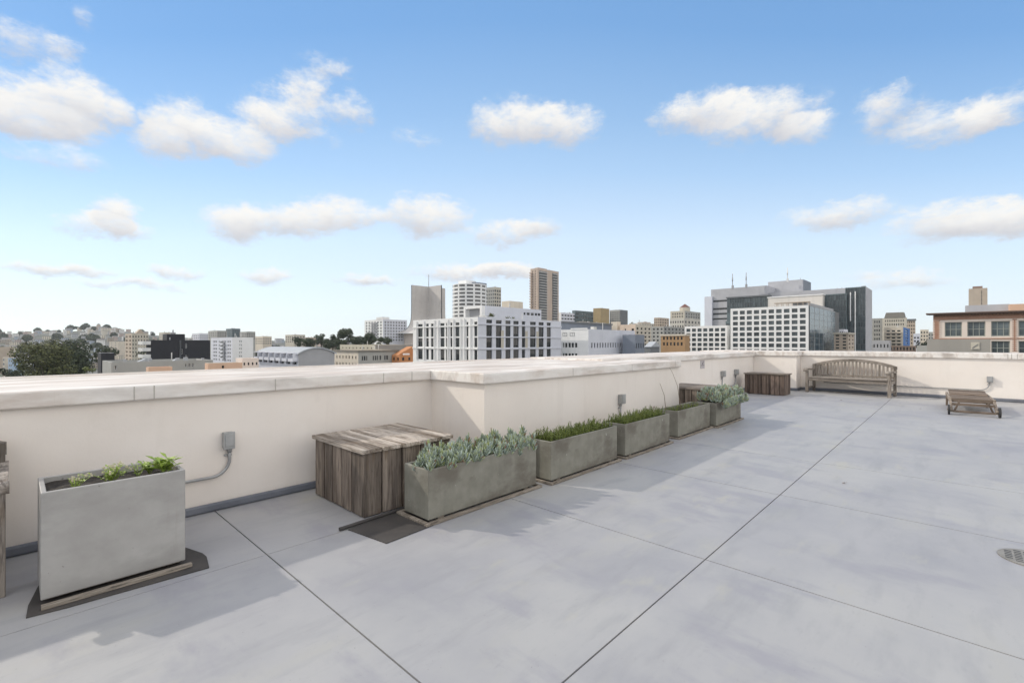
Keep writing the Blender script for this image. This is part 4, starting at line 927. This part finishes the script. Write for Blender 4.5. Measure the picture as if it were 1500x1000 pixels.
# round tower
Y = 520; cx, cy = W(688, Y); rt_ = thing('apartment_tower', 'round fronted white apartment tower with ten bands of windows', 'building', (cx,cy,-26))
rr = 25/F*Y; b = MB(); gl = MB(); k = 40; ring = [(rr*math.cos(6.283*i/k), rr*math.sin(6.283*i/k)) for i in range(k)]; rg = [(p*.975,q*.975) for p,q in ring]
ztop = Z(418,Y)+26; fl = 5.35/F*Y; z = ztop
b.prism(ring, ztop-1.0, ztop)
z = ztop - 1.0; nfl = 0
while nfl < 14:
    o = MB(); o.prism(ring, z-fl, z-fl+fl*.45); o.build('balcony_band', WHITE, rt_); 
    for i in range(k):
        if i % 3 == 0: (p,q) = ring[i]; a = 6.283*i/k; M = Matrix.Translation((p*.985,q*.985,z-fl*.5)) @ Matrix.Rotation(a,4,'Z'); b.box(-.2,.2,-1.0,1.0,-fl*.5,fl*.5,0,M)
    z -= fl; nfl += 1
b.build('wall', WHITE, rt_); gl.prism(rg, z-20, ztop-.5); gl.build('window_ring', GLASS, rt_)
b = MB(); b.box(-rr*.52,rr*.2,-rr*.3,rr*.4,ztop,Z(412,Y)+26); b.build('penthouse', WHITE, rt_); b = MB(); b.box(-rr*.1,rr*.8,-rr*.6,rr*.1,ztop,Z(414.5,Y)+26); b.build('roof_unit', SLATE, rt_)
bldg('apartment_tower', 'grey beige tower half hidden behind the round white tower', 'building', 712, 724, 734, 570, 420, GREYB, dict(n=(4,.55), nr=(9,423,470,.5), style='far'), dict(n=(3,.7), nr=(9,423,470,.6), style='far'), wall2=BEIGE)
# tan tower with balconies
tw = bldg('apartment_tower', 'tallest tan brick tower with columns of dark balconies', 'building', 777, 787.5, 818.5, 380, 392.5, PINKT, dict(n=(2,.35,.8), nr=(19,395,466,.4), style='far'), None)
fl = (tw.zt-Z(466,380))/19
for (x0f,x1f) in ((.06,.42),(.68,.93)):
    b = MB(); b.box(tw.W*x0f,tw.W*x1f,-.12,-.003,tw.H-fl*20,tw.H-fl*.9); b.build('bay_shade', DGREY, tw.t)  # dark sheet on the wall stands for the shade inside the bays
    for k in range(19):
        b = MB(); z = tw.H-fl*(k+1.6); 
        b.box(tw.W*x0f+.2,tw.W*x1f-.2,-1.3,-.121,z,z+fl*.30); b.build('balcony', BALC, tw.t)
for k in range(18):
    b = MB(); z = tw.H-fl*(k+1.9); b.box(-1.4,-.003,tw.D*.72,tw.D*1.0,z,z+fl*.5); b.build('balcony', PINKT, tw.t)
b = MB(); b.box(tw.W*.1,tw.W*.5,tw.D*.2,tw.D*.7,tw.H-.4,tw.H+.9); b.build('roof_unit', PINKT, tw.t)
# far group right of the tan tower
bldg('office_building', 'white far block with ribbon windows right of the tan tower', 'building', 812, 822, 843, 440, 457.5, WHITE, None, dict(n=(5,.7), nr=(3,459,474,.4)), wall2=BLUEW_SHADE)  # right face painted as shaded white
bldg('office_building', 'dark teal glass office on the far rise', 'building', None, 843, 882, 455, 454.5, TEAL, None, dict(n=(10,.88), nr=(3,456.5,473,.6), style='curtain'))
bldg('office_building', 'gold panelled box at the end of the teal glass office', 'building', 869, 880, 892.5, 448, 451, GOLD)
bldg('office_building', 'grey cube office right of the gold panelled box', 'building', 893, 908, 919.5, 480, 453.5, GREYB, dict(n=(6,.6), nr=(6,456,474,.5), style='far'), dict(n=(4,.6), nr=(6,456,474,.5), style='far'), wall2=DGREY)
bldg('apartment_house', 'low tan block below the teal glass office', 'building', 838, 850, 888, 330, 471, BEIGE, None, dict(n=(12,.5), nr=(2,473,482,.5)))
# left: stepped white tower
st_ = bldg('apartment_tower', 'white stepped apartment tower left of the cathedral', 'building', 534, 561, 596, 420, 467.5, WHITE, dict(n=(6,.5,1), nr=(7,469.5,500,.55), style='far'), dict(n=(8,.5,1), nr=(7,469.5,500,.5), style='far'), wall2=BLUEW_SHADE)  # shade of the right face given by its blue white colour
b = MB(); b.box(st_.W*.0,st_.W*.3,st_.D*.05,st_.D*.35,st_.H-.4,st_.H+2.2); b.build('roof_unit', WHITE, st_.t)
for k in range(6):
    b = MB(); z = Z(474+4.4*k,420)-st_.O.z; b.box(-1.3,-.003,st_.D*.3,st_.D*.6,z,z+1.1); b.build('balcony', GREY, st_.t)
# the low buildings along the left parapet
bl = bldg('warehouse', 'black windowless block with one slit of windows behind the left parapet', 'building', 214, 221, 308, 135, 498, CHAR, None, dict(cols=[(265,267.5),(271.5,274)], rows=[(503,510),(511.5,519),(520.5,527)], skip={(0,0),(1,1),(0,2)}, style='white2'), depth=.2)
b = MB(); b.box(bl.W*.46,bl.W*.49,-.25,-.003,0,bl.H); b.build('wall_joint', FRAME_D, bl.t)
b = MB(); b.box(bl.W*.33,bl.W*.64,6,12,bl.H-.5,bl.H+1.9); b.build('penthouse', CHAR, bl.t)
b = MB(); b.tube([(bl.W*.46,8,bl.H+1.9),(bl.W*.46,8,bl.H+3.2)], .2, 6); b.box(bl.W*.42,bl.W*.5,7.5,8.5,bl.H+1.9,bl.H+2.4); b.build('roof_vent', GREY, bl.t)
for k in range(4):
    b = MB(); z = bl.H-1.2-1.9*k; b.box(-1.9,-.004,.1,bl.D-.1,z-.12,z); b.box(-1.9,-1.84,.1,bl.D-.1,z,z+.9); b.box(-1.9,-.004,.05,.1,z,z+.9); b.build('balcony', FRAME_W, bl.t)
wb = bldg('apartment_house', 'white apartment house with fire escape and rows of windows beside the black block', 'building', 309, 340.5, 371, 170, 494, BLUEW_SHADE, dict(cols=[(312.5,314.5),(315.5,317.5),(320.5,322),(325.5,327.5),(328.5,330.5),(333,335),(336,338)], nr=(6,497.5,531,.55), style='white2'), dict(cols=[(350.5,352),(353,354.5)], nr=(6,497,530,.5), style='white2'), wall2=WHITE)
for k in range(5):
    b = MB(); z = Z(502.3+5.6*k,170)-wb.O.z; y0_ = wb.D*.30; b.box(-.9,-.004,y0_,y0_+3,z,z+.08); b.box(-.9,-.86,y0_,y0_+3,z+.081,z+.6); b.build('fire_escape', FRAME_D, wb.t)
gb = bldg('apartment_house', 'tan apartment house with small gable between the trees and the black block', 'building', 183.5, 193, 217.5, 235, 488, TAN, dict(n=(2,.4), nr=(7,490,530,.5)), dict(n=(6,.4), nr=(7,490,530,.5)), wall2=BEIGE)
b = MB(); w_ = gb.W; b.face([(w_*.25,-.1,gb.H),(w_*.75,-.1,gb.H),(w_*.5,-.1,gb.H+2.2)]); b.face([(w_*.75,-.1,gb.H),(w_*.75,5,gb.H),(w_*.5,5,gb.H+2.2),(w_*.5,-.1,gb.H+2.2)]); b.face([(w_*.25,5,gb.H),(w_*.25,-.1,gb.H),(w_*.5,-.1,gb.H+2.2),(w_*.5,5,gb.H+2.2)]); b.build('gable', TAN, gb.t)
bldg('low_building', 'small charcoal block with pale left edge at the foot of the big trees', 'building', 143, 148, 168, 112, 517, CHAR, None, None, wall2=CHAR, cap=GREY)
lb = bldg('low_building', 'long low grey green flat roofed building below the black block', 'building', 150, 163, 312, 96, 530.5, GREYB, None, dict(cols=[(167.5,171.5),(271,274),(276,279),(281,284)], rows=[(535.5,541.5)], style='white2'))
for fx, lab in ((.22,0),(.56,1)):
    b = MB(); x = lb.W*fx; b.face([(x,2,lb.H-.45),(x+1.9,2,lb.H-.45),(x+1.9,2,lb.H+.55)]); b.face([(x,4,lb.H-.45),(x+1.9,4,lb.H+.55),(x+1.9,4,lb.H-.45)]); b.face([(x,2,lb.H-.45),(x+1.9,2,lb.H+.55),(x+1.9,4,lb.H+.55),(x,4,lb.H-.45)]); b.face([(x+1.9,2,lb.H-.45),(x+1.9,4,lb.H-.45),(x+1.9,4,lb.H+.55),(x+1.9,2,lb.H+.55)]); b.build('skylight', METAL, lb.t)
for px_, q in ((185,.5),(222,.35),(262,.6),(300,.45)):
    r = ray(px_); x = lb.vc*r.x/r.y-lb.uc; b = MB(); b.box(x-.25,x+.25,1.5,2.0,lb.H-.5,lb.H+q); b.build('roof_vent', GREY, lb.t)
bldg('roof_box', 'small peach rooftop box, left one, touching the parapet line', 'roof box', 214, 217.5, 252.5, 82, 538, PEACH, None, None)
pb = bldg('roof_box', 'larger peach rooftop box below the white apartment house', 'roof box', 300, 305, 355, 84, 532, PEACH, None, dict(cols=[(325,328.5)], rows=[(536,540)]), cap=CREAM)
bldg('low_building', 'pink tinged roof clutter block beside the larger peach box', 'roof box', None, 355, 379, 92, 525, PINKS, None, dict(n=(4,.4), rows=[(531,535)]))
# vaulted hall
vh = bldg('vaulted_hall', 'grey hall with curved metal roof and row of dormer bays', 'building', 377, 437, 490, 128, 518.5, BLUEW_SHADE, dict(n=(7,.62,.4), rows=[(521,525.5),(530,534)], style='two'), None, wall2=GREY, depth=.6)
b = MB(); k = 12; Wd,D,Hh = vh.W,vh.D,vh.H; pk = Z(508.3,132)-Z(518.5,128)
arc = [(-.5+(Wd+1)*i/k, Hh+pk*math.sin(math.pi*i/k)**.8) for i in range(k+1)]
for i in range(k): (x0,z0),(x1,z1) = arc[i],arc[i+1]; b.face([(x0,-.4,z0),(x1,-.4,z1),(x1,D+.4,z1),(x0,D+.4,z0)], sm=True); b.face([(x0,-.4,z0-.3),(x1,-.4,z1-.3),(x1,-.4,z1),(x0,-.4,z0)])
b.build('vault_roof', METAL, vh.t)
b = MB()
for i in range(k): (x0,z0),(x1,z1) = arc[i],arc[i+1]; b.face([(max(0,x0),-.01,Hh-.02),(min(Wd,x1),-.01,Hh-.02),(min(Wd,x1),-.01,z1-.28),(max(0,x0),-.01,z0-.28)])
b.build('end_gable', GREY, vh.t)
for i in range(7):
    y = D*(i+.5)/7; b = MB(); b.box(-1.2,1.0,y-D*.055,y+D*.055,Hh-2.1,Hh-1.9); b.box(-1.3,1.6,y-D*.06,y+D*.06,Hh+.15,Hh+.35); b.box(-1.2,-1.1,y-D*.055,y+D*.055,Hh-1.9,Hh-1.2); b.box(-1.2,1,y-D*.06,y-D*.05,Hh-1.9,Hh+.15); b.build('dormer_bay', BLUEW_SHADE, vh.t)
bldg('terrace_building', 'cream building, its right side greyed in colour for shade, with dark cornice between the vaulted hall and orange building', 'building', 490, 525, 583, 145, 513, CREAM, dict(n=(7,.36,.6), rows=[(521.5,526),(532,536)], style='plain'), dict(cols=[(530,532),(533,535.5),(536.5,538),(546,548),(549,551.5),(552.5,554),(556,558.5),(563,565),(566,568.5)], rows=[(521.5,528)], style='plain'), wall2=GREYB, cornice=(.35,.5,wallmat('cornice_taupe',(.20,.18,.15))))  # right face's shade put into a greyer wall colour
bldg('terrace_building', 'long low yellowish building behind the cream one with dark cornice', 'building', 498, 549, 606, 190, 505, wallmat('yellow_beige',(.50,.46,.36)), dict(n=(9,.3,1), rows=[(509,511)]), None, wall2=wallmat('taupe',(.30,.27,.24)))
og = bldg('orange_house', 'bright orange gabled house left of the angular white block', 'house', 574, 586, 613, 150, 520, ORANGE, dict(n=(2,.4), rows=[(523.5,528)]), dict(n=(3,.35), rows=[(523.5,528)]))
b = MB(); w_,D,Hh = og.W,og.D,og.H; b.face([(0,1.5,Hh-.1),(w_,1.5,Hh-.1),(w_,1.5,Hh+2.7),(w_*.82,1.5,Hh+2.7)]); b.face([(0,1.5,Hh-.1),(w_*.82,1.5,Hh+2.7),(w_*.82,D,Hh+2.7),(0,D,Hh-.1)]); b.face([(w_*.82,1.5,Hh+2.7),(w_,1.5,Hh+2.7),(w_,D,Hh+2.7),(w_*.82,D,Hh+2.7)]); b.build('upper_gable', ORANGE, og.t)
b = MB(); b.box(w_*.25,w_*.55,.4,1.1,Hh-.5,Hh+.5); b.build('roof_unit', WHITE, og.t)
# far-left mid-rise silhouettes
for (a, c, e, Y, tp, m, lab) in ((305,318,332,520,484,GREYB,'far greenish grey block on the ridge, leftmost of its cluster'),(331,340,352,560,481,TEAL,'far teal grey block highest in the ridge cluster above the white house'),(351,361,374,540,485.5,GREYB,'far grey block at the right of the ridge cluster'),
      (233,240,252,700,486.5,BEIGE,'far beige flats just left above the black block'),(281,292,305,650,488,BLUEW_SHADE,'far pale flats above the right end of the black block'),(418,430,447,600,490,BEIGE,'far cream flats among trees above the vaulted hall'),(374,385,398,640,492.5,CREAM,'far low cream roof left above the vaulted hall'),(447,452,463,560,494,TAN,'far tan house left of the dark trees')):
    bldg('far_block', lab, 'building', a, c, e, Y, tp, m, dict(n=(4,.5), nr=(3,tp+2,tp+12,.5), style='far'), dict(n=(4,.5), nr=(3,tp+2,tp+12,.5), style='far'), group='far blocks along the ridge', zb=-30)

# ------------------------------------------------------------------ houses packed on the far hillside
rnd = random.Random(21); HM = []
HCOL = [('white',(.78,.77,.74)),('pale grey',(.48,.49,.50)),('cream',(.66,.60,.49)),('pale blue',(.42,.48,.55)),('tan',(.42,.36,.29)),('pinkish',(.54,.43,.38))]
ROOFM = pbr('far_roof', (.16,.15,.14), (.24,.225,.21), .5, .9)
for nm, c in HCOL:
    hm = pbr('far_house_'+nm.replace(' ','_'), tuple(x*.95 for x in c), c, .3, .9)
    for gable in (0, 1):
        b = MB(); w, d, h = 7.0, 11.0, 8.5; b.box(-w/2,w/2,-d/2,d/2,-8,h)
        if gable:
            b.face([(-w/2,-d/2,h),(w/2,-d/2,h),(0,-d/2,h+2.6)]); b.face([(w/2,d/2,h),(-w/2,d/2,h),(0,d/2,h+2.6)])
            b.face([(w/2+.3,-d/2-.3,h),(w/2+.3,d/2+.3,h),(0,d/2+.3,h+2.7),(0,-d/2-.3,h+2.7)],1); b.face([(-w/2-.3,d/2+.3,h),(-w/2-.3,-d/2-.3,h),(0,-d/2-.3,h+2.7),(0,d/2+.3,h+2.7)],1)
        else: b.box(-w/2-.2,w/2+.2,-d/2-.2,d/2+.2,h,h+.5,1)
        for k in range(3):
            z = 1.2+2.5*k
            for x in (-2,0.1,2.1): b.face([(x-.5,-d/2-.06,z),(x+.5,-d/2-.06,z),(x+.5,-d/2-.06,z+1.4),(x-.5,-d/2-.06,z+1.4)],2)
            for y in (-4,-1.4,1.3,3.9): b.face([(-w/2-.06,y+.5,z),(-w/2-.06,y-.5,z),(-w/2-.06,y-.5,z+1.4),(-w/2-.06,y+.5,z+1.4)],2)
        me = bpy.data.meshes.new('hillside_house'); me.from_pydata(b.v, [], b.f)
        for m in (hm, ROOFM, GLASS): me.materials.append(m)
        me.polygons.foreach_set('material_index', b.m); me.update(); HM.append((nm, 'gabled' if gable else 'flat roofed', me))
taken = []
def far_house(px_, Y, where, s=1.0):
    x, y = W(px_, Y)
    if len(taken) >= 296: return
    for (a, c, r_) in taken:
        if (a-x)**2 + (c-y)**2 < (r_+5*s)**2: return
    taken.append((x, y, 5*s)); k = rnd.choice([0,0,0,1,2,2,3]); 
    nm, kind, me = HM[min(11, rnd.choice([0,0,1,2,2,3,4,5])*2 + rnd.randint(0,1))]
    o = bpy.data.objects.new('hillside_house', me); COL.objects.link(o); o.location = (x, y, ground(x,y)); o.rotation_euler[2] = rnd.choice((0,math.pi/2)); o.scale = (s*rnd.uniform(.8,1.5), s*rnd.uniform(.8,1.4), s*rnd.uniform(.8,1.25))
    tag(o, f'tiny {nm} {kind} house {where}', 'house', f'{nm} {kind} houses {where}')
for i in range(900):
    Y = 480*(1330/480)**rnd.random(); far_house(rnd.uniform(-40, 232), Y, 'crowded on the far left hillside', .78)
    if len(taken) >= 215: break
for i in range(75): far_house(rnd.uniform(300, 600), rnd.uniform(500, 1200), 'on the low ridge left of centre', .9)
for i in range(50): far_house(rnd.uniform(860, 1035), rnd.uniform(480, 900), 'on the rise right of centre', 1.1)
for i in range(30): far_house(rnd.uniform(1290, 1370), rnd.uniform(380, 800), 'down the street at far right', 1.0)
# nearer terrace houses at the far left
for i, (a, c, e, Y, tp, m, lab) in enumerate(((-8,4,9,330,523,CREAM,'cream flat roofed terrace house nearest the left edge'),(9,12,22,325,524.5,wallmat('sky_blue_house',(.36,.47,.60)),'sky blue terrace house at far left beside the trees'),(21,24,33,335,521.5,WHITE,'white gabled terrace house at far left beside the sky blue one'),(-20,-6,2,420,508,TAN,'tan flats on the left edge above the terrace'),(30,40,52,560,511,WHITE,'larger white house left of the big trees'),(150,160,178,600,500,CREAM,'cream flats just right of the big trees'))):
    pc = max(c, 20.5) if a is not None else c
    x, y = W(c, Y); zt = Z(tp, Y); t = thing('terrace_house', lab, 'house', (x, y, -27)); h = zt+27; w1 = (e-c)/F*Y; w2_ = (c-a)/F*Y*1.1
    mb = MB(); M = Matrix.Rotation(R(-45)+PSI, 4, 'Z')
    mb.box(-w2_*.0, w1*1.1, 0, max(6, w2_), 0, h, 0, Matrix.Rotation(PSI-R(90)-R(20),4,'Z')); mb.build('wall', m, t)
    for k in range(4):
        for j in range(2):
            o = bpy.data.objects.new('window', win_mesh(1.1, 1.6, 'white2')); COL.objects.link(o); o.parent = t
            o.rotation_euler[2] = PSI-R(90)-R(20); o.location = Matrix.Rotation(PSI-R(90)-R(20),4,'Z') @ Vector((w1*1.1*(.3+.4*j), -.05, h-2.6-3*k))
    if 'gabled' in lab:
        g = MB(); Mr = Matrix.Rotation(PSI-R(90)-R(20),4,'Z'); W1 = w1*1.1; D1 = max(6,w2_)
        for q in ([(0,0,h),(W1,0,h),(W1/2,0,h+2)],[(W1,0,h),(W1,D1,h),(W1/2,D1,h+2),(W1/2,0,h+2)],[(0,D1,h),(0,0,h),(W1/2,0,h+2),(W1/2,D1,h+2)]): g.face([Mr @ Vector(p) for p in q])
        g.build('gable_roof', ROOFM, t)
# hilltop landmark
x, y = W(143, 1290); t = thing('hilltop_building', 'tan building with small tower crowning the far left hill', 'building', (x,y,ground(x,y)))
b = MB(); M = Matrix.Rotation(PSI-R(90),4,'Z'); b.box(-16,22,0,15,-8,Z(481,1290)-ground(x,y),0,M); b.build('wall', TAN, t); b = MB(); b.box(-3,3,0,6,0,Z(475.5,1290)-ground(x,y),0,M); b.build('tower', TAN, t)
b = MB(); zz = Z(475.5,1290)-ground(x,y)
for (p,q) in (((-3,0),(3,0)),((3,0),(3,6)),((3,6),(-3,6)),((-3,6),(-3,0))): b.face([M @ Vector((*p,zz)), M @ Vector((*q,zz)), M @ Vector((0,3,zz+4))])
b.build('spire', ROOFM, t)

# ------------------------------------------------------------------ trees
BARK = pbr('bark', (.07,.055,.04), (.12,.10,.08), 4, .9)
def leafmat(nm, c1, c2): return pbr(nm, c1, c2, 1.1, .7, island=.35, lo=.4, hi=.6)
LF_DARK = leafmat('dark_foliage', (.018,.030,.011), (.055,.072,.026)); LF_OLIVE = leafmat('olive_foliage', (.045,.058,.016), (.135,.14,.046)); LF_LIGHT = leafmat('light_foliage', (.10,.13,.03), (.19,.21,.06))
def crown_mesh(seed, lobes, n, s):
    rn = random.Random(seed); b = MB()
    for (cx, cy, cz, rx, ry, rz) in lobes:
        for i in range(int(n*rx*rz)):
            while True:
                v = Vector((rn.uniform(-1,1), rn.uniform(-1,1), rn.uniform(-1,1)))
                if .25 < v.length_squared < 1: break
            if rn.random() < .5: v = v.normalized()*rn.uniform(.82,1.02)
            c = Vector((cx+v.x*rx, cy+v.y*ry, cz+v.z*rz)); nrm = (v + Vector((rn.uniform(-.8,.8),rn.uniform(-.8,.8),rn.uniform(-.3,.9)))).normalized()
            a = nrm.orthogonal().normalized(); a.rotate(Matrix.Rotation(rn.uniform(0,6.28),3,nrm)); d = nrm.cross(a); q = s*rn.uniform(.5,1.3)
            b.face([c-a*q, c-d*q*.55, c+a*q*1.1+nrm*q*.2, c+d*q*.6])
    return b
def tree(label, px_, Y, top, wpx, hm, mat, seed, n=70, s=.32, group=None, zb=None, nl=9):
    x, y = W(px_, Y); zt = Z(top, Y); zb = ground(x,y) if zb is None else zb; w = wpx/F*Y; t = thing('tree', label, 'tree', (x,y,zb), 0, group); h = zt-zb; rn = random.Random(seed)
    ch = min(h*.85, hm); lobes = []
    for i in range(nl):
        a = rn.uniform(0,6.28); r_ = rn.uniform(.1,.62)*w/2 if i else 0; z = h-ch*rn.uniform(.22,.8) if i else h-ch*.33
        q = w/2*rn.uniform(.22,.46); lobes.append((math.cos(a)*r_, math.sin(a)*r_, min(z, h-q*.72), q, q, min(q*.75, ch*.33)))
    crown_mesh(seed, lobes, n, s).build('crown', mat, t)
    b = MB(); b.tube([(0,0,0),(.2,0,h*.4),(0,.1,h*.75)], [w*.03+.2,w*.022+.15,.08], 8)
    for (cx, cy, cz, rx, ry, rz) in lobes[:6]: b.tube([(.1,0,h*.35),(cx*.5,cy*.5,(h*.35+cz)/2+.5),(cx,cy,cz)], [w*.014+.1,w*.01+.07,.04], 6)
    b.build('trunk', BARK, t); return t
tree('largest spreading dark olive tree behind the left parapet', 72, 150, 491, 92, 16, LF_OLIVE, 1, 62, .34, nl=18)
tree('tall dark tree close behind the largest olive tree', 114, 175, 486, 74, 18, LF_DARK, 2, 55, .38, nl=15)
tree('small light green tree below the dark trees', 127, 105, 527, 26, 6, LF_LIGHT, 3, 200, .2, nl=6)
tree('dark broad tree left end of the big tree group', 38, 170, 526, 40, 10, LF_DARK, 4, 90, .34)
tree('dark low tree at the left edge below the blue terrace houses', 12, 190, 536, 34, 8, LF_DARK, 5, 80, .36)
tree('dull olive tree right of the tall dark tree', 158, 190, 500, 44, 15, LF_DARK, 6, 50, .42)
tree('dark tree against the tan gabled apartment house', 207, 200, 503, 20, 14, LF_DARK, 7, 70, .36)
tree('rounded dark tree standing above the others near the skyline, left of the stepped tower', 509, 330, 477, 36, 16, LF_DARK, 8, 40, .55)
tree('small rounded dark tree left of the skyline tree', 470, 340, 485, 24, 14, LF_DARK, 9, 45, .5)
tree('low dark tree between two rounder skyline trees', 488, 345, 486, 28, 13, LF_DARK, 10, 40, .55)
tree('wide dark tree filling the gap below the skyline tree', 522, 300, 488, 34, 13, LF_DARK, 21, 40, .5)
tree('dark bushy tree above the yellowish building, left end', 498, 290, 491, 30, 11, LF_DARK, 22, 40, .5)
tree('dark tree low between the vaulted hall roof and the skyline trees', 480, 300, 493, 28, 10, LF_DARK, 23, 40, .5)
tree('dark narrow tree just left of the cathedral base', 566, 310, 490, 18, 9, LF_DARK, 24, 40, .5)
tree('dark tree rising over the cream flats above the vaulted hall', 436, 360, 491, 20, 10, LF_DARK, 25, 40, .5)
tree('dark tree at the foot of the stepped white tower', 540, 330, 484, 34, 13, LF_DARK, 11, 36, .55)
tree('low dark tree right of the stepped white tower', 558, 300, 492, 20, 8, LF_DARK, 12, 40, .5)
tree('dark tree between the white apartment house and the vaulted hall', 381, 165, 501, 18, 14, LF_DARK, 13, 80, .34)
tree('dark tree mass low on the ridge above the vaulted hall', 450, 330, 492, 30, 10, LF_DARK, 14, 40, .5)
tree('dark tree clump right of the grey cube office', 926, 430, 468.5, 17, 9, LF_DARK, 15, 30, .6)
tree('low dark street tree below the brick corner building', 1352, 240, 496, 22, 9, LF_DARK, 16, 40, .45)
tree('dark tree on the slope at the end of the far right street', 1362, 420, 489, 16, 10, LF_DARK, 17, 30, .6)
tree('dark hilltop tree left of the tower on the far left hill', 105, 1250, 477.5, 18, 30, LF_DARK, 18, 6, 1.6)
b = crown_mesh(31, [(0,0,5.5,4.2,4.2,3.6),(2.6,0,4.2,3,3,2.6),(-2.4,.6,4.0,3,3,2.5)], 26, 1.0); me = None
for i in range(84):
    px_ = rnd.uniform(-30, 235) if i < 58 else rnd.uniform(300, 580); Y = 520*(1280/520)**rnd.random(); x, y = W(px_, Y)
    t = thing('tree', 'tiny dark tree among the houses on the far slopes', 'tree', (x,y,ground(x,y)), rnd.uniform(0,6), 'dark trees among far houses'); s = rnd.uniform(.9,1.9); t.scale = (s,s,s*rnd.uniform(.8,1.1))
    if me is None: co = b.build('crown', LF_DARK, t); m2 = MB(); m2.tube([(0,0,0),(0,0,4)], [.4,.2], 6); to = m2.build('trunk', BARK, t); me = co
    else: put(co, t, (0,0,0)); put(to, t, (0,0,0))
# terrace palms on the white block
for px_, Y, tp, lab in ((719,118,456.5,'bushy palm on the white block terrace, left of two spiky ones'),(744,122,460.5,'spiky palm in the middle of the white block terrace'),(751,124,462,'rightmost spiky palm on the white block terrace')):
    x, y = W(px_, Y); t = thing('palm', lab, 'palm', (x, y, cb.zt-.5), 0, 'palms on the white block terrace'); rn = random.Random(px_); hh = Z(tp,Y)-cb.zt+.5; b = MB()
    for i in range(46 if px_ < 730 else 22):
        a = rn.uniform(0,6.28); el = rn.uniform(.1,1.4); L_ = hh*rn.uniform(.45,.65); d = Vector((math.cos(a)*math.cos(el), math.sin(a)*math.cos(el), math.sin(el))); s = d.cross(Vector((0,0,1))).normalized()*.05; p = Vector((0,0,hh*.42))
        b.face([p-s,p+s,p+d*L_*.6+s*1.5,p+d*L_-Vector((0,0,.15)),p+d*L_*.6-s*1.5])
    b.build('frond', LF_OLIVE, t); b = MB(); b.tube([(0,0,0),(0,0,hh*.45)], .07, 6); b.build('trunk', BARK, t)

# ------------------------------------------------------------------ air
hz = MB(); hz.box(-1900, 1900, -1900, 1900, -32, 96)
hm = bpy.data.materials.new('haze_air'); hm.use_nodes = True; nt = hm.node_tree; nt.nodes.remove(nt.nodes['Principled BSDF'])
pv = nt.nodes.new('ShaderNodeVolumePrincipled'); pv.inputs['Density'].default_value = .00010; pv.inputs['Color'].default_value = (.92,.96,1,1); pv.inputs['Anisotropy'].default_value = .2
nt.links.new(pv.outputs[0], nt.nodes['Material Output'].inputs['Volume'])
tag(hz.build('haze', hm), kind='stuff')
